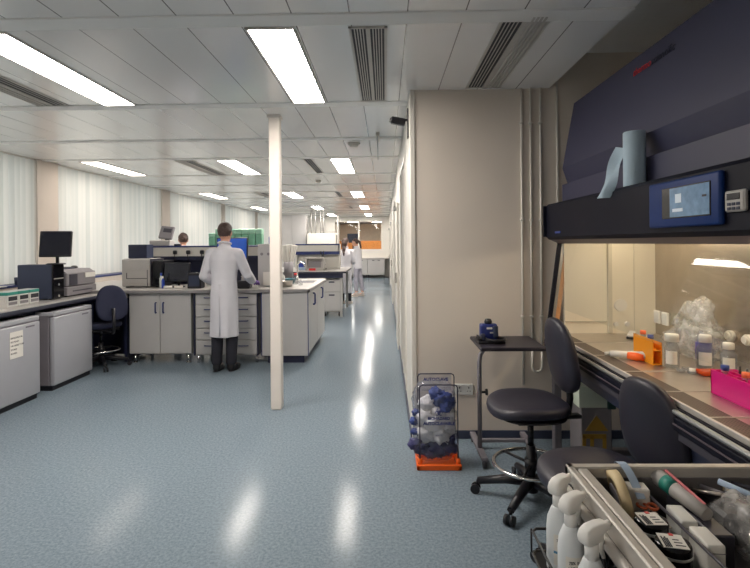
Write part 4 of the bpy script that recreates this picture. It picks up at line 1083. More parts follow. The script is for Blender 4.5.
def media(loc, r, h, label, liquid=None, capr=None):
    t = thing('media_bottle', label, 'bottle', loc)
    MB().lathe([(r * 0.94, 0), (r, 0.005), (r, h * 0.6), (r * 0.55, h * 0.78), (r * 0.55, h * 0.84)], n=22).build('body', CLEARP, t)
    cr = capr or r * 0.72
    MB().lathe([(cr, h * 0.8), (cr, h), (cr * 0.9, h + 0.004), (0, h + 0.004)], n=22).build('cap', PAPER, t)
    Mz = Matrix.Rotation(R(205), 4, 'Z')
    l_ = MB(); vs = []
    for k in range(9):
        a = R(-45 + 90 * k / 8)
        for z in (h * 0.12, h * 0.52): vs.append((r * 1.015 * math.cos(a), r * 1.015 * math.sin(a), z))
    l_.add(vs, [(2 * k, 2 * k + 2, 2 * k + 3, 2 * k + 1) for k in range(8)], True, Matrix.Rotation(R(238), 4, 'Z'))
    l_.build('label_wrap', PAPER, t)
    if liquid: MB().lathe([(r * 0.9, 0.004), (r * 0.93, h * 0.3), (0, h * 0.3)], n=20).build('liquid', liquid, t)
media((1.505, 2.69, WS), 0.036, 0.17, 'white capped bottle right behind the amber rack', capr=0.034)
media((1.66, 2.66, WS), 0.04, 0.17, 'white capped bottle in front of the cloudy plastic bag')
media((1.74, 2.6, WS), 0.036, 0.14, 'clear bottle right of the bag, behind the pink rack')
t = thing('violet_bottle', 'clear bottle with violet print beside the cloudy plastic bag', 'bottle', (1.70, 2.74, WS))
MB().lathe([(0.034, 0), (0.036, 0.005), (0.036, 0.13), (0.02, 0.16), (0.02, 0.18), (0, 0.18)], n=20).build('body', CLEARP, t)
MB().lathe([(0.0368, 0.03), (0.0368, 0.12)], n=20).build('print_band', mat('violet print', (74, 62, 128), 0.5), t)
t = thing('culture_flask', 'flat flask of amber liquid lying left of the pink rack', 'flask', (1.60, 2.53, WS))
MB().box(-0.05, 0.05, -0.04, 0.04, 0, 0.022, 0.006).build('body', AMBERL, t)
MB().cyl((-0.05, 0.03, 0.012), (-0.075, 0.045, 0.012), 0.012).build('cap', PAPER, t)
lids = [(1.50, 2.60), (1.545, 2.63), (1.53, 2.56)]
for k, (x, y) in enumerate(lids):
    tag(MB().lathe([(0.02, 0), (0.023, 0.012), (0.02, 0.012), (0.018, 0.003), (0, 0.003)], n=18).build('clear_lid', CLEARP, loc=(x, y, WS)), ['small clear plastic dish nearest the amber rack', 'small clear plastic dish behind two others on the work surface', 'small clear plastic dish nearest the front of the work surface'][k], 'dish')
bg_ = MB()
def dz(v): return 0.25 * noise.noise(v * 2.2 + Vector((3, 1, 7))) + 0.22 * abs(noise.noise(v * 4.5)) + 0.1 * abs(noise.noise(v * 10))
bg_.ell((0, 0, 0.09), (0.10, 0.2, 0.11), nu=44, nv=30, disp=dz).ell((0.0, 0.0, 0.19), (0.07, 0.13, 0.13), nu=44, nv=30, disp=dz).ell((0.01, -0.03, 0.27), (0.04, 0.07, 0.07), nu=30, nv=18, disp=dz)
for i, p in enumerate(bg_.v): p.z = max(p.z, 0.001)
tag(bg_.build('plastic_bag', BAGS, loc=(1.78, 2.93, WS)), 'crumpled cloudy plastic bag leaning at the back of the cabinet', 'plastic bag')
t = thing('pink_tube_rack', 'bright pink plastic tube rack at the right of the steel surface', 'rack', (1.47, 2.02, WS))
MB().box(-0.052, -0.047, -0.215, 0.215, 0, 0.102).box(0.047, 0.052, -0.215, 0.215, 0, 0.102).box(-0.052, 0.052, 0.21, 0.215, 0, 0.102).box(-0.052, 0.052, -0.215, -0.21, 0, 0.102).build('walls', PINK, t)
MB().box(-0.047, 0.047, -0.21, 0.21, 0.0, 0.005).box(-0.047, 0.047, -0.21, 0.21, 0.06, 0.064).build('floor_plate', PINK, t)
gr = MB()
for k in range(1, 11):
    y = -0.21 + 0.042 * k; gr.box(-0.047, 0.047, y - 0.0015, y + 0.0015, 0.085, 0.102)
for x in (-0.016, 0.016): gr.box(x - 0.0015, x + 0.0015, -0.21, 0.21, 0.085, 0.102)
gr.build('grid', PINK, t)
hl = MB()
for a in range(3):
    for b in range(4): hl.box(-0.0535, -0.0518, -0.2 + b * 0.026, -0.19 + b * 0.026, 0.02 + a * 0.028, 0.032 + a * 0.028)
hl.build('vent_holes', mat('pale pink', (250, 170, 210), 0.5), t)
tube_v('sample_tube', (1.45, 2.19, WS + 0.005), 0.125, BLUEP, 'blue capped tube at the left end of the pink rack')
tube_v('sample_tube', (1.455, 2.07, WS + 0.005), 0.125, ORANGE, 'orange capped tube in the middle of the pink rack')
for k in range(7):
    t = thing('marker_pen', 'black pen standing in the pink rack, %s from its left end' % ORD[k], 'pen', (1.50, 2.17 - 0.042 * k, WS + 0.005), group='black pens in the pink rack')
    MB().cyl((0, 0, 0), (0, 0, 0.09), 0.0065, n=10).build('barrel', BLACK, t)
    MB().cyl((0, 0, 0.09), (0, 0, 0.125), 0.0055, 0.0035, n=10).build('cap', BLACKG, t)

# bin below the cabinet
t = thing('waste_bin', 'square grey and yellow bin with open mint lid under the safety cabinet', 'bin', (1.36, 3.4, 0))
MB().box(-0.1, 0.1, -0.1, 0.1, 0, 0.45, 0.006).build('body', BINGREY, t)
yl = MB()
yl.prism([(-0.075, 0.30), (0.075, 0.30), (0.0, 0.40)], 'y', -0.1025, -0.1)
for x in (-0.08, -0.03, 0.05): yl.box(x - 0.012, x + 0.012, -0.1025, -0.1, 0.06, 0.27)
yl.box(-0.092, 0.062, -0.1025, -0.1, 0.25, 0.28).box(-0.092, 0.062, -0.1025, -0.1, 0.05, 0.075)
yl.build('warning_print', YELLOW, t)
MB().prism([(-0.11, 0.45), (0.105, 0.45), (0.115, 0.49), (0.0, 0.575), (-0.11, 0.59)], 'y', -0.1, 0.1).build('lid', LIDG, t)
MB().box(0.07, 0.125, -0.108, -0.09, 0.44, 0.52, 0.004).build('clip', GREENG, t)

# ------------------------------------------------------------------ waste bag stand
t = thing('waste_stand', 'wire framed waste bag stand on an orange base by the partition end', 'waste stand', (0.352, 3.50, 0))
MB().box(-0.15, 0.15, -0.11, -0.075, 0.0, 0.038, 0.005).box(-0.15, 0.15, 0.075, 0.11, 0, 0.035, 0.005).box(-0.15, -0.125, -0.11, 0.11, 0, 0.035, 0.005).box(0.125, 0.15, -0.11, 0.11, 0, 0.035, 0.005).box(-0.12, 0.12, -0.08, 0.08, 0, 0.012).build('base', ORANGE, t)
ps = MB()
for x in (-0.128, 0.128):
    for y in (-0.085, 0.085): ps.lathe([(0.018, 0.03), (0.014, 0.07), (0.008, 0.073)], (x, y, 0), 12)
ps.build('post_sockets', ORANGE, t)
for y, z in ((-0.085, 0.568), (0.085, 0.6)):
    x0, x1 = -0.128, 0.128
    MB().tube([(x0, y, 0.06), (x0, y, z - 0.02), (x0 + 0.006, y, z - 0.006), (x0 + 0.02, y, z), (x1 - 0.02, y, z), (x1 - 0.006, y, z - 0.006), (x1, y, z - 0.02), (x1, y, 0.06)], 0.0042, 8).build('wire_hoop', mat('dark wire %d' % (z * 100), (52, 50, 72), 0.35, 0.5), t)
def sbox(c, a, b, h, seed, amp, m, name, tilt=0):
    mb = MB(); nu, nv = 44, 30; vs = []; fs = []
    for j in range(nv + 1):
        ph = PI * j / nv
        for i in range(nu):
            th = 2 * PI * i / nu
            d = Vector((math.sin(ph) * math.cos(th), math.sin(ph) * math.sin(th), math.cos(ph)))
            q = Vector([math.copysign(abs(v) ** 0.45, v) for v in d])
            k = 1 + amp * noise.noise(d * 2.5 + Vector((seed, 0, 0))) + amp * 0.7 * noise.noise(d * 7 + Vector((0, seed, 0)))
            vs.append((c[0] + a * q.x * k, c[1] + b * q.y * k, c[2] + h * q.z * (1 + 0.3 * amp * noise.noise(d * 4))))
    for j in range(nv):
        for i in range(nu): fs.append((j * nu + i, (j + 1) * nu + i, (j + 1) * nu + (i + 1) % nu, j * nu + (i + 1) % nu))
    return mb.add(vs, fs, True).build(name, m)
wb = thing('waste_bag', 'clear waste bag with navy lettering, full of gloves, hung in the wire stand', 'waste bag', (0.33, 3.5, 0.02))
o = sbox((0, 0, 0.285), 0.145, 0.095, 0.265, 2.0, 0.14, BAGC, 'bag_film'); o.parent = wb
fl = MB(); vs = []
for k in range(9):
    u = k / 8
    for q in range(7): vs.append((-0.11 + 0.24 * q / 6, 0.082 + 0.008 * math.sin(q * 2.1 + k), 0.46 + 0.125 * u))
fl.add(vs, [(k * 7 + q, k * 7 + q + 1, k * 7 + q + 8, k * 7 + q + 7) for k in range(8) for q in range(6)], True)
fl.build('top_flap', BAGC, wb)
fx = lambda z, y=-0.118: frame_M((0.02, y, z), (1, 0, 0), (0, 0, 1))
text('BIOHAZARD', 0.026, PRINTB, wb, fx(0.325), 'lettering', align='CENTER', bold=0.0012)
text('AUTOCLAVABLE', 0.028, PRINTB, wb, fx(0.29), 'lettering', align='CENTER', bold=0.0012)
text('WASTE', 0.014, PRINTB, wb, fx(0.215), 'lettering', align='CENTER')
text('AUTOCLAVE', 0.03, PRINTB, wb, frame_M((0.02, 0.07, 0.535), (1, 0, 0), (0, 0, 1)), 'lettering', align='CENTER', bold=0.0015)
em = MB()
for k in range(3):
    a = PI / 2 + 2 * PI * k / 3
    cx, cz = 0.02 + 0.013 * math.cos(a), 0.375 + 0.013 * math.sin(a)
    em.tube([(cx + 0.013 * math.cos(b), -0.118, cz + 0.013 * math.sin(b)) for b in [a + 0.5 + (2 * PI - 1.0) * q / 14 for q in range(15)]], 0.003, 6)
em.tube([(0.02 + 0.011 * math.cos(b), -0.1185, 0.375 + 0.011 * math.sin(b)) for b in [2 * PI * q / 16 for q in range(16)]], 0.002, 6, closed=True)
em.build('hazard_emblem', PRINTB, wb)
def waste(name, blobs, m, label, cat):
    mb = MB()
    for i, (x, y, z, r) in enumerate(blobs):
        mb.ell((x, y, z), (r, r * 0.8, r * 0.8), nu=20, nv=14, disp=crumple(i + len(name), 0.5))
    o = mb.build(name, m); tag(o, label, cat, kind='stuff')
waste('crumpled_tissue', [(0.33, 3.48, 0.29, .085), (0.40, 3.49, 0.3, .075), (0.27, 3.49, 0.33, .075), (0.36, 3.48, 0.22, .085), (0.42, 3.5, 0.24, .06), (0.28, 3.49, 0.22, .075), (0.43, 3.49, 0.35, .05), (0.28, 3.49, 0.42, .06), (0.36, 3.49, 0.36, .07)], TISSUE, 'crumpled white tissue in the middle of the clear waste bag', 'tissue waste')
waste('crumpled_gloves', [(0.38, 3.48, 0.45, .065), (0.42, 3.5, 0.42, .055), (0.34, 3.49, 0.49, .05), (0.40, 3.44, 0.41, .04), (0.195, 3.5, 0.3, .034), (0.2, 3.49, 0.36, .026), (0.195, 3.48, 0.23, .028)], GLOVEB, 'crumpled blue gloves near the top of the clear waste bag', 'glove waste')
waste('crumpled_gloves', [(0.25, 3.48, 0.12, .06), (0.34, 3.47, 0.115, .065), (0.42, 3.48, 0.12, .06), (0.38, 3.47, 0.15, .05), (0.2, 3.48, 0.15, .05), (0.43, 3.47, 0.18, .04), (0.3, 3.46, 0.09, .045)], GLOVEP, 'crumpled dark violet gloves at the bottom of the clear waste bag', 'glove waste')

# ------------------------------------------------------------------ small side table with blue device
t = thing('side_table', 'small black tilting side table on a curved grey pole by the partition', 'table', (0.86, 3.62, 0))
MB().box(-0.225, 0.22, -0.22, 0.21, 0.795, 0.82, 0.006).build('tabletop', mat('black laminate', (40, 37, 46), 0.4), t)
MB().box(0.18, 0.24, -0.2, -0.16, 0.79, 0.81, 0.004).build('tilt_knob', BLACK, t)
MB().tube([(-0.2, -0.03, 0.06), (-0.2, -0.03, 0.68), (-0.192, -0.032, 0.735), (-0.165, -0.035, 0.775), (-0.12, -0.04, 0.79)], 0.016, 12).build('pole', GASKET, t)
MB().cyl((-0.184, -0.03, 0.468), (-0.155, -0.03, 0.468), 0.008).lathe([(0.022, 0), (0.024, 0.014), (0, 0.016)], n=14, M=Matrix.Translation((-0.158, -0.03, 0.468)) @ Matrix.Rotation(R(90), 4, 'Y')).build('height_knob', BLACK, t)
MB().box(-0.222, -0.178, -0.2, 0.28, 0.05, 0.075, 0.004).box(-0.2, 0.2, 0.12, 0.15, 0.05, 0.075, 0.004).box(0.16, 0.2, -0.05, 0.28, 0.05, 0.075, 0.004).build('base_frame', GASKET, t)
for (x, y) in ((-0.2, -0.19), (-0.2, 0.26), (0.18, -0.03), (0.18, 0.26)):
    MB().cyl((x - 0.012, y, 0.025), (x + 0.012, y, 0.025), 0.025).build('castor', BLACK, t)
t = thing('charging_dock', 'blue handheld device in a dark charging dock on the small table', 'dock', (0.735, 3.62, 0.82))
MB().box(-0.09, 0.1, -0.09, 0.08, 0, 0.014, 0.005).lathe([(0.07, 0.012), (0.075, 0.03), (0.065, 0.034), (0.06, 0.016)], (0.04, -0.04, 0), 20).build('dock_base', BLACK, t)
MB().box(-0.06, 0.06, -0.015, 0.055, 0.014, 0.125, 0.014, seg=2).build('device_body', BLUED, t)
MB().box(-0.06, -0.03, -0.03, 0.02, 0.014, 0.06, 0.006).build('grip', PCBLUE, t)
MB().box(0.028, 0.062, -0.03, 0.0, 0.03, 0.115, 0.006).build('grip', PCBLUE, t)
MB().box(-0.018, 0.022, -0.019, -0.014, 0.09, 0.103, 0.001).box(0.005, 0.03, -0.019, -0.014, 0.06, 0.07, 0.001).build('label_plate', PAPER, t)
MB().lathe([(0.026, 0.125), (0.028, 0.14), (0.02, 0.158), (0, 0.16)], (0.0, 0.02, 0), 18).build('top_knob', BLACK, t)
t = thing('cable_bundle', 'tangle of thin black cables at the left edge of the small table', 'cable', (0.665, 3.62, 0.82))
cb_ = MB()
for k in range(5):
    a = k * 1.3; cb_.tube([(0.0 + 0.012 * math.cos(a + q * 1.1), 0.04 * math.sin(a + q * 0.9), 0.006 + 0.035 * abs(math.sin(q * 0.8 + k))) for q in range(9)], 0.0035, 6)
cb_.build('cable_loops', BLACK, t)

chair((0.85, 3.0, 0), R(94), 0.60, 'dark grey high lab chair with chrome foot ring beside the small table', VINYL, -126, back_off=-0.165)
chair((0.912, 2.17, 0), R(103), 0.565, 'dark grey lab chair behind the tray of the foreground trolley', VINYL, -90, -0.11, back_off=-0.225)

# ------------------------------------------------------------------ foreground trolley with tray of supplies
TX0, TX1, TY0, TY1, TZ = 0.545, 1.26, 0.74, 1.56, 0.85
t = thing('lab_trolley', 'aluminium trolley with a deep open tray in the near right corner', 'trolley', ((TX0 + TX1) / 2, (TY0 + TY1) / 2, 0))
NBt = (-(TX0 + TX1) / 2, -(TY0 + TY1) / 2, 0)
def tp(mb, name, m): return mb.build(name, m, t, NBt)
tp(MB().box(TX0, TX0 + 0.022, TY0, TY1, TZ - 0.05, TZ, 0.004).box(TX0 + 0.028, TX0 + 0.06, TY0, TY1, TZ - 0.06, TZ - 0.004, 0.004), 'left_rail', ALU)
tp(MB().box(TX0 + 0.022, TX0 + 0.028, TY0, TY1, TZ - 0.05, TZ - 0.012), 'rail_slot', BLACK)
tp(MB().box(TX1 - 0.04, TX1, TY0, TY1, TZ - 0.05, TZ, 0.004), 'right_rail', ALU)
tp(MB().box(TX0, TX1, TY1 - 0.03, TY1, TZ - 0.045, TZ, 0.004), 'back_rail', ALU)
tp(MB().box(TX0, TX1, TY0, TY0 + 0.03, TZ - 0.045, TZ, 0.004), 'front_rail', ALU)
tp(MB().cyl((TX0 - 0.012, TY0, TZ - 0.055), (TX0 - 0.012, TY1 - 0.05, TZ - 0.055), 0.014, n=14), 'side_tube', ALU)
tp(MB().box(TX0 + 0.05, TX1 - 0.03, TY0 + 0.02, TY1 - 0.02, TZ - 0.17, TZ - 0.16).box(TX0 + 0.05, TX0 + 0.06, TY0 + 0.02, TY1 - 0.02, TZ - 0.17, TZ - 0.04).box(TX1 - 0.04, TX1 - 0.03, TY0 + 0.02, TY1 - 0.02, TZ - 0.17, TZ - 0.04).box(TX0 + 0.05, TX1 - 0.03, TY1 - 0.035, TY1 - 0.025, TZ - 0.17, TZ - 0.03).box(TX0 + 0.05, TX1 - 0.03, TY0 + 0.025, TY0 + 0.035, TZ - 0.17, TZ - 0.03), 'tray', mat('tray grey metal', (112, 108, 108), 0.45, 0.3))
tp(MB().cyl((0.75, TY0 + 0.05, TZ - 0.05), (0.75, TY1 - 0.035, TZ - 0.05), 0.004, n=8), 'divider_rod', PRDARK)
for x in (TX0 + 0.03, TX1 - 0.03):
    for y in (TY0 + 0.03, TY1 - 0.03):
        tp(MB().box(x - 0.018, x + 0.018, y - 0.018, y + 0.018, 0.1, TZ - 0.05), 'leg', ALU)
        tp(MB().cyl((x - 0.014, y, 0.05), (x + 0.014, y, 0.05), 0.05, n=20).cyl((x, y, 0.05), (x, y, 0.12), 0.012), 'castor', BLACK)
tp(MB().box(TX0, TX1, TY0, TY1, 0.25, 0.265), 'lower_shelf', ALU)
bs = MB().box(0.435, TX0, 1.04, 1.54, 0.585, 0.592)
for z in (0.592, 0.66): bs.tube([(TX0, 1.04, z), (0.45, 1.04, z), (0.436, 1.055, z), (0.436, 1.525, z), (0.45, 1.54, z), (TX0, 1.54, z)], 0.004, 6)
for y in (1.04, 1.2, 1.37, 1.54): bs.cyl((0.436, y, 0.59), (0.436, y, 0.66), 0.003, n=6)
tp(bs, 'side_basket', BLACK)
for y in (1.1, 1.5): tp(MB().box(TX0 - 0.004, TX0 + 0.004, y - 0.01, y + 0.01, 0.585, TZ - 0.04), 'basket_strap', BLACK)

def spray(loc, label, lines, rz):
    t = thing('spray_bottle', label, 'spray bottle', loc, rz, group='spray bottles on the trolley side')
    MB().lathe([(0.03, 0), (0.034, 0.006), (0.034, 0.12), (0.031, 0.15), (0.02, 0.178), (0.015, 0.185)], n=24).build('body', SPRAYB, t)
    MB().lathe([(0.0165, 0.18), (0.0165, 0.215), (0.014, 0.22)], n=20).build('collar', SPRAYW, t)
    Mh = Matrix.Translation((0, 0, 0.235))
    h = MB()
    pr = [(-0.034, -0.008), (-0.036, 0.006), (-0.028, 0.02), (-0.01, 0.028), (0.02, 0.028), (0.045, 0.024), (0.05, 0.02), (0.05, 0.006), (0.03, 0.002), (0.018, -0.016), (-0.016, -0.018), (-0.028, -0.014)]
    bm = bmesh.new()
    vs0 = [bm.verts.new((a, -0.016, b)) for a, b in pr]; vs1 = [bm.verts.new((a, 0.016, b)) for a, b in pr]
    bm.faces.new(vs0); bm.faces.new(vs1[::-1]); n = len(pr)
    for i in range(n): bm.faces.new((vs0[i], vs1[i], vs1[(i + 1) % n], vs0[(i + 1) % n]))
    bmesh.ops.recalc_face_normals(bm, faces=bm.faces)
    bmesh.ops.bevel(bm, geom=[e for e in bm.edges if abs(e.verts[0].co.y - e.verts[1].co.y) < 1e-6], offset=0.007, segments=3, affect='EDGES', profile=0.5)
    bm.verts.index_update()
    h.add([v.co.copy() for v in bm.verts], [[v.index for v in f.verts] for f in bm.faces], True, Mh); bm.free()
    h.build('trigger_head', SPRAYW, t)
    MB().cyl((0.05, 0, 0.248), (0.062, 0, 0.248), 0.008, n=12).build('nozzle', SPRAYW, t)
    MB().tube([(0.028, 0, 0.237), (0.036, 0, 0.215), (0.034, 0, 0.19), (0.042, 0, 0.17)], [0.007, 0.006, 0.006, 0.005], 8).build('trigger', SPRAYW, t)
    lb = MB(); vs = []
    for k in range(9):
        a = R(-42 + 84 * k / 8)
        for z in (0.03, 0.115): vs.append((0.0346 * math.cos(a), 0.0346 * math.sin(a), z))
    a0 = R(270) - rz
    lb.add(vs, [(2 * k, 2 * k + 2, 2 * k + 3, 2 * k + 1) for k in range(8)], True, Matrix.Rotation(a0, 4, 'Z'))
    lab = lb.build('label_sheet', PAPER, t)
    st = MB(); vs = []
    for k in range(9):
        a = R(-42 + 84 * k / 8)
        for z in (0.062, 0.069): vs.append((0.0349 * math.cos(a), 0.0349 * math.sin(a), z))
    st.add(vs, [(2 * k, 2 * k + 2, 2 * k + 3, 2 * k + 1) for k in range(8)], True, Matrix.Rotation(a0, 4, 'Z'))
    st.build('stripe', mat('stripe blue', (70, 140, 180), 0.5) if 'stripe blue' not in bpy.data.materials else bpy.data.materials['stripe blue'], lab)
    Mr = Matrix.Rotation(-rz, 4, 'Z')
    for k, s in enumerate(lines):
        text(s, 0.011, INK, lab, Mr @ frame_M((0, -0.0356, 0.098 - 0.014 * k), (1, 0, 0), (0, 0, 1)), 'lettering', 0.0003, 'CENTER')
spray((0.49, 1.455, 0.5925), 'white spray bottle farthest back on the left side of the trolley', ['70% IMS', 'SPRAY'], R(42))
spray((0.488, 1.355, 0.5925), 'middle white spray bottle on the left side of the trolley', ['70% IMS', 'LAB USE'], R(36))
spray((0.487, 1.215, 0.5925), 'white spray bottle nearest the camera on the left side of the trolley', ['70% IMS', 'SPRAY'], R(30))

# contents of the tray
FZ = TZ - 0.16
t = thing('masking_tape', 'roll of cream masking tape standing in the back left of the tray', 'tape', (0.672, 1.475, FZ))
Mt = Matrix.Translation((0, 0, 0.085)) @ Matrix.Rotation(R(-6), 4, 'Z') @ Matrix.Rotation(R(82), 4, 'Y')
MB().lathe([(0.05, -0.012), (0.085, -0.012), (0.085, 0.012), (0.05, 0.012), (0.05, -0.012)], n=40, M=Mt).build('tape_roll', CREAMT, t)
MB().lathe([(0.046, -0.013), (0.05, -0.013), (0.05, 0.013), (0.046, 0.013), (0.046, -0.013)], n=40, M=Mt).build('core', PRGREY, t)
t = thing('label_tape', 'strip of pale label tape hanging over the back rail of the tray', 'tape', (0.70, 1.545, FZ))
vs = []
for k in range(9):
    u = k / 8
    for q in (-1, 1): vs.append((0.012 * q + 0.02 * u, 0.0 - 0.10 * u ** 1.5, 0.168 + 0.012 * math.sin(u * PI) - 0.06 * u * u))
N = len(vs); vs += [(a, b, c + 0.002) for a, b, c in vs]
MB().add(vs, [(2 * k, 2 * k + 1, 2 * k + 3, 2 * k + 2) for k in range(8)] + [(N + 2 * k, N + 2 * k + 2, N + 2 * k + 3, N + 2 * k + 1) for k in range(8)], True).build('strip', PALEB, t)
t = thing('white_carton', 'small white carton standing between the tape roll and divider in tray', 'carton', (0.722, 1.48, FZ))
MB().box(-0.028, 0.03, -0.025, 0.025, 0, 0.13, 0.003, M=Matrix.Rotation(R(-8), 4, 'Z')).build('body', PAPER, t)
MB().box(-0.02, 0.022, -0.0265, -0.025, 0.03, 0.05, M=Matrix.Rotation(R(-8), 4, 'Z')).build('print_line', PRGREY, t)
t = thing('orange_scissors', 'orange handled scissors lying by the white carton in the tray', 'scissors', (0.722, 1.425, FZ))
MB().tube([(0.012 * math.cos(a), 0.02 + 0.016 * math.sin(a), 0.09) for a in [2 * PI * k / 16 for k in range(16)]], 0.004, 6, closed=True).tube([(0.012 * math.cos(a) + 0.024, 0.01 + 0.016 * math.sin(a), 0.092) for a in [2 * PI * k / 16 for k in range(16)]], 0.004, 6, closed=True).build('handles', mat('dull orange', (180, 84, 44), 0.4), t)
MB().box(-0.005, 0.005, -0.09, 0.006, 0.083, 0.087).box(0.012, 0.022, -0.09, 0.0, 0.086, 0.089).build('blades', STEEL, t)
tag(MB().box(-0.03, 0.02, -0.026, 0.026, 0, 0.08, 0.006).build('black_case', BLACK, loc=(0.72, 1.415, FZ)), 'small black case under the orange scissors', 'case')
def jar(x, y, label):
    t = thing('label_jar', label, 'jar', (x, y, FZ), R(random.uniform(-14, 4)), group='dark jars with white labels in the tray')
    MB().lathe([(0.038, 0), (0.041, 0.006), (0.041, 0.105), (0.038, 0.112), (0, 0.112)], n=30).build('body', BLACKG, t)
    MB().lathe([(0.0412, 0.085), (0.0425, 0.087), (0.0425, 0.09), (0.0412, 0.092)], n=30).build('rim', CLEARW, t)
    lb = MB().box(-0.029, 0.027, -0.03, 0.03, 0.112, 0.1135).build('label_sheet', PAPER, t)
    MB().box(-0.002, 0.008, 0.022, 0.032, 0.1135, 0.1145).build('red_mark', RED, lb)
    s = MB()
    for k in range(4): s.box(-0.024 + 0.004 * k, -0.021 + 0.004 * k, -0.028, 0.016 - 0.006 * (k % 2), 0.1135, 0.1142)
    for k in range(3): s.box(0.0, 0.022 - 0.004 * k, -0.02 + 0.012 * k, -0.017 + 0.012 * k, 0.1135, 0.1142)
    s.build('print_marks', INK, lb)
jar(0.69, 1.335, 'dark jar with white label and red mark, nearer the back of the tray')
jar(0.69, 1.235, 'dark jar with white label and red mark, nearer the front of the tray')
for k, (x, y) in enumerate(((0.783, 1.36), (0.783, 1.255))):
    t = thing('white_block_box', ['slim white box behind the other along the tray divider', 'slim white box nearer the camera along the tray divider'][k], 'box', (x, y, FZ), R(-4), group='slim white boxes along the tray divider')
    MB().box(-0.021, 0.021, -0.043, 0.043, 0, 0.115, 0.005, seg=2).build('body', CLEARW if k == 0 else PAPER, t)
    MB().box(-0.0214, 0.0214, -0.0434, 0.0434, 0.095, 0.097).build('lid_line', PRGREY, t)
t = thing('tape_gun', 'grey and pink tube with teal band lying along the tray', 'tube', (0.845, 1.425, FZ + 0.112))
MB().tube([(-0.035, 0.12, 0.02), (0.0, 0.0, 0.0), (0.012, -0.055, -0.009)], [0.024, 0.021, 0.018], 18).build('tube_body', PRBEIGE, t)
MB().tube([(-0.0245, 0.084, 0.014), (-0.0145, 0.05, 0.0083)], [0.0238, 0.0228], 18).build('band', TEAL, t)
MB().cyl((-0.035, 0.12, 0.02), (-0.0372, 0.1275, 0.0215), 0.01).build('end_hole', BLACK, t)
MB().box(-0.004, 0.005, -0.04, 0.1, 0.0, 0.003, M=Matrix.Translation((0.006, 0.0, 0.0195)) @ Matrix.Rotation(R(14), 4, 'Z') @ Matrix.Rotation(R(14), 4, 'X')).build('pink_print', mat('pink print', (214, 110, 124), 0.5), t)
t = thing('tube_cradle', 'dark divider tray under the grey and pink tube', 'tray', (0.85, 1.40, FZ))
MB().box(-0.02, 0.034, -0.1, 0.12, 0, 0.088, 0.004).build('body', PRDARK, t)
pb = MB().ell((0, 0, 0.075), (0.06, 0.12, 0.075), nu=34, nv=22, disp=dz)
for p in pb.v: p.z = max(p.z, 0.001)
tag(pb.build('plastic_wrap', BAGS, loc=(0.965, 1.35, FZ)), 'crumpled clear plastic wrap right of the grey and pink tube', 'plastic wrap')
t = thing('glasses_case', 'dark maroon case lying in the right of the tray', 'case', (1.06, 1.32, FZ), R(8))
MB().box(-0.085, 0.13, -0.05, 0.05, 0.0, 0.055, 0.012, seg=2).build('lower_shell', mat('dark maroon', (58, 34, 46), 0.4), t)
MB().box(-0.085, 0.13, -0.05, 0.05, 0.057, 0.1, 0.018, seg=2).build('upper_shell', BLACKG, t)
MB().box(-0.08, 0.125, 0.03, 0.052, 0.054, 0.06).build('seam', REDD, t)
pens = [((0.975, 1.505, 0.13), (1.06, 1.385, 0.115), 0.009, PALEB, 'pale blue pen lying across the right of the tray'),
        ((0.93, 1.52, 0.11), (1.02, 1.40, 0.11), 0.006, PRGREY, 'grey pen lying left of the pale blue pen'),
        ((1.02, 1.52, 0.12), (1.15, 1.44, 0.105), 0.006, PRDARK, 'charcoal pen lying right of the pale blue pen'),
        ((1.0, 1.525, 0.10), (1.10, 1.47, 0.10), 0.005, CREAMT, 'cream stick lying behind the pale blue pen'),
        ((0.9, 1.515, 0.10), (0.95, 1.42, 0.13), 0.005, STEEL, 'steel rod lying on the clear plastic wrap')]
for a, b_, r, m, lb in pens:
    t = thing('pen', lb, 'pen', (a[0], a[1], FZ))
    d = Vector(b_) - Vector(a); 
    MB().cyl((0, 0, a[2]), (d.x * 0.86, d.y * 0.86, a[2] + d.z * 0.86), r, n=12).build('barrel', m, t)
    MB().cyl((d.x * 0.86, d.y * 0.86, a[2] + d.z * 0.86), (d.x, d.y, b_[2]), r, r * 0.3, n=12).build('tip', m, t)
tag(box(-0.13, 0.13, -0.07, 0.07, 0, 0.09, 0.01).build('black_pouch', BLACK, loc=(1.05, 1.46, FZ)), 'black pouch under the pens at the back right of the tray', 'pouch')
tag(box(-0.16, 0.16, -0.14, 0.14, 0, 0.06, 0.012).build('black_folder', BLACK, loc=(1.03, 1.02, FZ)), 'black folder lying flat in the front right of the tray', 'folder')
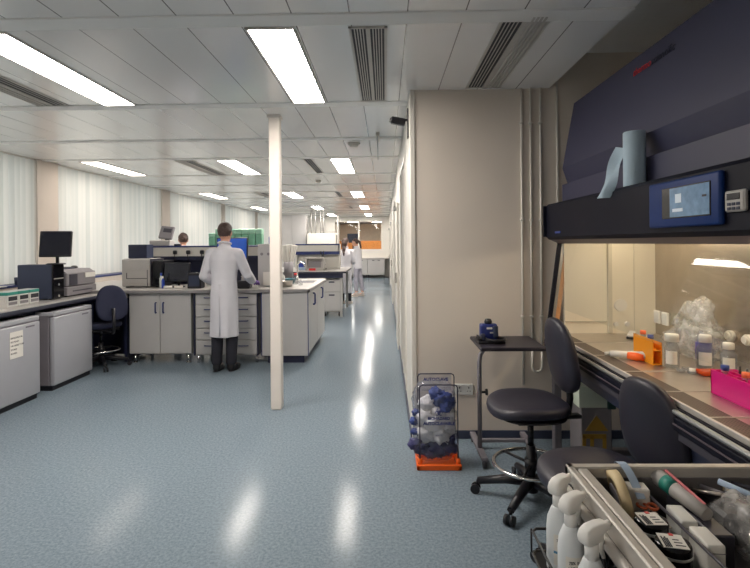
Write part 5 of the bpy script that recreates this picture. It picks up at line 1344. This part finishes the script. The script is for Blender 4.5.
# ------------------------------------------------------------------ people
def person(loc, rz, H, label, arms, coat_m, trous_m, shoe_m, hair='short', head=(0, 0), feet=None, slim=1.0, hem=0.42, gloves=None, crop=False, bend=0.0, vox=0.009, bag=0.0):
    k = H / 1.78
    t = thing('person', label, 'person', loc, rz)
    V = Vector
    feet = feet or [(-0.1, 0.0), (0.1, 0.0)]
    Bm = Matrix.Translation((0, 0, 0.98)) @ Matrix.Rotation(-bend, 4, 'X') @ Matrix.Translation((0, 0, -0.98))
    def B(p): return Bm @ V(p)
    Hm = Bm @ Matrix.Translation((0, 0, 1.56)) @ Matrix.Rotation(head[0], 4, 'Z') @ Matrix.Rotation(head[1], 4, 'X') @ Matrix.Translation((0, 0, -1.56))
    sh = 0.19 * slim
    # ---- body: one continuous surface
    b = MB()
    b.ell((0, -0.005, 0.95), (0.135 * slim, 0.095, 0.12))
    b.add([], [])
    def ell(c, r, M_, nu=20, nv=12): b.ell(c, r, M_, nu, nv)
    ell((0, 0.0, 1.12), (0.142 * slim, 0.10, 0.17), Bm); ell((0, 0, 1.31), (0.172 * slim, 0.112, 0.17), Bm)
    b.cap(B((-0.15 * slim, 0, 1.425)), 0.055, B((0.15 * slim, 0, 1.425)), 0.055)
    b.cap(B((0, -0.005, 1.43)), 0.058, B((0, 0.012, 1.57)), 0.05)
    ell((0, 0.01, 1.672), (0.076, 0.096, 0.108), Hm, 24, 16); ell((0, 0.045, 1.602), (0.054, 0.058, 0.058), Hm)
    b.cap(Hm @ V((0, 0.102, 1.672)), 0.01, Hm @ V((0, 0.12, 1.638)), 0.014)
    for s in (-1, 1):
        ell((0.077 * s, 0.0, 1.655), (0.011, 0.024, 0.033), Hm, 12, 8)
        ell((0.03 * s, 0.09, 1.695), (0.022, 0.01, 0.008), Hm, 12, 8)
        fx, fy = feet[0 if s < 0 else 1]
        hip = V((0.088 * s, 0, 0.90)); an = V((fx, fy - 0.02, 0.085)); kn = (hip + an) / 2 + V((0.004 * s, 0.025, 0.03))
        b.cap(hip, 0.07 * slim, kn, 0.052); b.cap(kn, 0.056, an + V((0, 0, 0.02)), 0.038)
        b.cap(an, 0.04, V((fx + 0.01 * s, fy + 0.15, 0.032)), 0.03)
    hands = {}
    for s, (el, wr, fwd) in zip((-1, 1), arms):
        shp = B((sh * s, 0, 1.415)); el = V(el); wr = V(wr)
        b.cap(shp, 0.052, el, 0.04); b.cap(el, 0.04, wr, 0.027)
        d = (V(fwd)).normalized(); upv = V((0, 0, 1)) if abs(d.z) < 0.8 else V((0, 1, 0))
        side = d.cross(upv).normalized(); nrm = side.cross(d).normalized()
        def hand(mb, inf):
            M_ = Matrix.Identity(4)
            for i in range(3):
                M_[i][0] = side[i]; M_[i][1] = d[i]; M_[i][2] = nrm[i]; M_[i][3] = wr[i]
            mb.cap(wr - d * 0.02, 0.026 + inf, wr + d * 0.03, 0.026 + inf)
            mb.ell((0, 0.055, 0), (0.04 + inf, 0.05 + inf, 0.017 + inf), M_, 18, 10)
            for q, L in zip((-0.031, -0.0105, 0.0105, 0.031), (0.058, 0.072, 0.078, 0.068)):
                sg = -s
                p0 = V((q * sg, 0.085, 0)); p1 = V((q * sg * 1.15, 0.085 + L * 0.55, -0.008)); p2 = V((q * sg * 1.18, 0.085 + L * 0.95, -0.034))
                mb.cap(M_ @ p0, 0.0092 + inf, M_ @ p1, 0.0085 + inf, 10); mb.cap(M_ @ p1, 0.0085 + inf, M_ @ p2, 0.0068 + inf, 10)
            th = -s
            mb.cap(M_ @ V((0.028 * th * 1, 0.03, -0.004)), 0.012 + inf, M_ @ V((0.058 * th, 0.068, -0.018)), 0.01 + inf, 10)
            mb.cap(M_ @ V((0.058 * th, 0.068, -0.018)), 0.01 + inf, M_ @ V((0.06 * th, 0.1, -0.03)), 0.008 + inf, 10)
        hand(b, 0); hands[s] = hand
    body = remesh(b.build('body', SKIN, t), vox * 0.8, 3, 0.4)
    # ---- face details
    for s in (-1, 1):
        MB().ell((0.03 * s, 0.094, 1.677), (0.012, 0.008, 0.008), Hm, 12, 8).build('eye', PAPER, body)
        MB().ell((0.03 * s, 0.1, 1.677), (0.005, 0.004, 0.006), Hm, 10, 8).build('iris', BLACK, body)
    MB().ell((0, 0.1, 1.606), (0.022, 0.007, 0.007), Hm, 12, 8).build('lips', mat('lips', (172, 104, 96), 0.5) if 'lips' not in bpy.data.materials else bpy.data.materials['lips'], body)
    # ---- trousers and shoes
    tr = MB(); tr.ell((0, -0.005, 0.93), (0.15 * slim, 0.105, 0.12))
    for s in (-1, 1):
        fx, fy = feet[0 if s < 0 else 1]
        hip = V((0.088 * s, 0, 0.90)); an = V((fx, fy - 0.02, 0.06 if not crop else 0.16)); kn = (hip + an) / 2 + V((0.004 * s, 0.02, 0.03))
        tr.cap(hip, 0.082 * slim, kn, 0.07); tr.cap(kn, 0.074, an + V((0, 0, 0.06)), 0.064 if not crop else 0.058)
    tro = remesh(tr.build('trousers', trous_m, t), vox, 3)
    for s in (-1, 1):
        fx, fy = feet[0 if s < 0 else 1]
        shm = MB().cap((fx, fy - 0.035, 0.052), 0.046, (fx + 0.008 * s, fy + 0.07, 0.042), 0.047).cap((fx + 0.008 * s, fy + 0.07, 0.042), 0.046, (fx + 0.014 * s, fy + 0.165, 0.034), 0.033).cap((fx, fy - 0.03, 0.05), 0.045, (fx, fy - 0.025, 0.1), 0.05)
        shm.ell((fx, fy + 0.06, 0.014), (0.05, 0.14, 0.014))
        for p in shm.v: p.z = max(p.z, 0.002)
        o = remesh(shm.build('shoe', shoe_m, t), 0.007, 3)
        MB().ell((0, 0, 0), (0.051, 0.145, 0.01), Matrix.Translation((fx + 0.006 * s, fy + 0.06, 0.0085)), 24, 8).build('sole', BLACK if shoe_m is SHOEB else PAPER, o)
    # ---- coat
    c = MB()
    prof = [(0.25, 0.19, 0.152), (0.5, 0.186, 0.148), (0.76, 0.184, 0.146), (0.89, 0.184, 0.144), (0.98, 0.178, 0.138), (1.10, 0.17, 0.13), (1.22, 0.182, 0.133), (1.33, 0.2, 0.135), (1.40, 0.19, 0.12), (1.455, 0.135, 0.095), (1.50, 0.078, 0.078), (1.53, 0.07, 0.07)]
    low = [q for q in prof if q[0] <= hem][-1]
    rings = [(hem, low[1], low[2])] + [q for q in prof if q[0] > hem + 0.04]
    n = 48; vs = []; fs = []
    for (z, rx, ry) in rings:
        for i in range(n):
            a = 2 * PI * i / n
            w_ = max(0.0, (1.1 - z) / 0.7)
            f = 1 + w_ * (0.05 * math.sin(5 * a + 1.3 + bag) + 0.035 * math.sin(8 * a + 4 + bag)) + 0.012 * math.sin(3 * a + z * 9)
            p = V((rx * slim * f * math.cos(a), ry * f * math.sin(a), z))
            if z > 0.9: p = B(p)
            else: p = p + V((0.5 * (feet[0][0] + feet[1][0]) * w_ * 0.6, 0.5 * (feet[0][1] + feet[1][1]) * w_ * 0.6, 0))
            vs.append(p)
    for j in range(len(rings) - 1):
        for i in range(n): fs.append((j * n + i, j * n + (i + 1) % n, (j + 1) * n + (i + 1) % n, (j + 1) * n + i))
    c.add(vs, fs, True); c.add(vs[:n], [list(range(n))[::-1]]); c.add(vs[-n:], [list(range(n))])
    c.cap(B((-0.145 * slim, 0, 1.415)), 0.066, B((0.145 * slim, 0, 1.415)), 0.066)
    for s, (el, wr, fwd) in zip((-1, 1), arms):
        shp = B((sh * s, 0, 1.405)); el = V(el); wr = V(wr); end = wr - (wr - el).normalized() * 0.015
        c.cap(shp, 0.07, el, 0.06)
        for q in range(3):
            u = 0.2 + 0.3 * q
            c.ell(el.lerp(end, u) - V((0, 0, 0.006)), (0.062 - 0.004 * q,) * 3, nu=14, nv=8)
        c.cap(el, 0.064, end, 0.05)
    coat = remesh(c.build('lab_coat', coat_m, t), vox, 4, 0.5)
    col = MB()
    for s in (-1, 1):
        pts = []
        for q in range(9):
            a = -PI / 2 + s * PI * 0.92 * q / 8
            pts.append(B((0.072 * math.cos(a), 0.07 * math.sin(a) + 0.006, 1.535 + 0.012 * math.cos(PI * q / 8) - (0.05 if q == 8 else 0))))
        col.tube(pts, 0.014, 8)
    col.build('collar', coat_m, coat)
    MB().tube([B((0.0, -0.137, 1.05)), V((0.0, -0.152, 0.86)), V((0.004 + 0.3 * (feet[0][0] + feet[1][0]), -0.157 + 0.3 * (feet[0][1] + feet[1][1]), hem + 0.02))], 0.006, 6).build('back_vent', coat_m, coat)
    for z in (1.3, 1.15, 1.0, 0.85): MB().ell(B((0.01, 0.137 if z > 1.2 else 0.142, z)), (0.009, 0.005, 0.009), None, 12, 8).build('button', CLEARW, coat)
    if gloves:
        for s in gloves[0]:
            g = MB(); hands[s](g, 0.0018); remesh(g.build('glove', gloves[1], t), 0.005, 2, 0.3)
    # ---- hair
    h = MB()
    h.ell((0, -0.004, 1.69), (0.086, 0.104, 0.104), Hm, 72, 54, disp=lambda d: 0.05 * noise.noise(d * 6))
    cut = []
    for f in range(len(h.f)):
        cen = sum((h.v[i] for i in h.f[f]), Vector()) / len(h.f[f])
        cl = Hm.inverted() @ cen
        front = cl.y > 0.045 and cl.z < 1.735
        low = cl.z < 1.70 - 0.35 * max(0, cl.y) + 0.06 * math.exp(-((cl.y - 0.045) / 0.02) ** 2) and cl.y > -0.01 - 0.02 * noise.noise(cl * 40)
        back = cl.z < 1.598 and cl.y <= -0.01
        cut.append(not (front or low or back))
    h.s = [s for s, q in zip(h.s, cut) if q]; h.f = [f for f, q in zip(h.f, cut) if q]
    if hair in ('pony', 'long'):
        if hair == 'pony':
            h.cap(Hm @ V((0, -0.1, 1.70)), 0.03, Hm @ V((0, -0.135, 1.64)), 0.034).cap(Hm @ V((0, -0.135, 1.64)), 0.034, Hm @ V((0, -0.12, 1.46)), 0.024)
        else:
            h.cap(Hm @ V((0, -0.05, 1.68)), 0.085, Hm @ V((0, -0.075, 1.56)), 0.066).cap(Hm @ V((0, -0.075, 1.56)), 0.062, Hm @ V((0.03, -0.13, 1.40)), 0.034).cap(Hm @ V((0.03, -0.13, 1.40)), 0.034, Hm @ V((0.04, -0.145, 1.3)), 0.016)
    ho = h.build('hair', HAIRB, t)
    sm = ho.modifiers.new('solid', 'SOLIDIFY'); sm.thickness = 0.008; sm.offset = -1
    t.scale = (k, k, k)
    return t

# man at the island bench, back to us, right hand in a purple glove on the bench
person((-1.945, 6.06, 0), R(-4), 1.79, 'man in white lab coat and black trousers standing with his back to us',
       [((-0.26, 0.03, 1.14), (-0.19, 0.235, 1.03), (0.4, 1, -0.15)), ((0.255, 0.09, 1.15), (0.235, 0.33, 1.06), (0.1, 1, -0.18))],
       COAT, TROUS, SHOEB, 'short', head=(R(2), R(-8)), feet=[(-0.09, 0.0), (0.075, 0.03)], gloves=((1,), GLOVE), hem=0.42, bend=R(2), slim=0.88)
person((-3.52, 8.75, 0), R(25), 1.73, 'person with brown hair behind the service shelf, only the head showing',
       [((-0.25, 0.08, 1.14), (-0.16, 0.30, 1.04), (0.3, 1, -0.1)), ((0.25, 0.08, 1.14), (0.16, 0.30, 1.04), (-0.3, 1, -0.1))],
       COAT, TROUS, SHOEB, 'short', head=(R(0), R(-10)))
person((-1.0, 12.7, 0), R(-14), 1.66, 'woman with long dark hair in a white coat, back to us, left of two',
       [((-0.22, 0.05, 1.15), (-0.15, 0.24, 1.05), (0.3, 1, 0)), ((0.22, 0.05, 1.15), (0.14, 0.24, 1.08), (-0.3, 1, 0))],
       COAT, TROUS, SHOEW, 'long', head=(R(-10), R(-4)), slim=0.92, hem=0.30, bag=1.0)
person((-0.79, 14.5, 0), R(62), 1.66, 'woman with dark tied hair and slate trousers, facing left, right of two',
       [((-0.21, 0.09, 1.15), (-0.08, 0.24, 1.12), (0.8, 0.6, 0)), ((0.21, 0.09, 1.15), (0.1, 0.26, 1.10), (-0.8, 0.5, 0))],
       COAT, TROUG, SHOEW, 'pony', head=(R(15), R(-12)), feet=[(-0.09, 0.02), (0.1, -0.09)], slim=0.9, hem=0.86, crop=True, bag=2.0, bend=R(4))
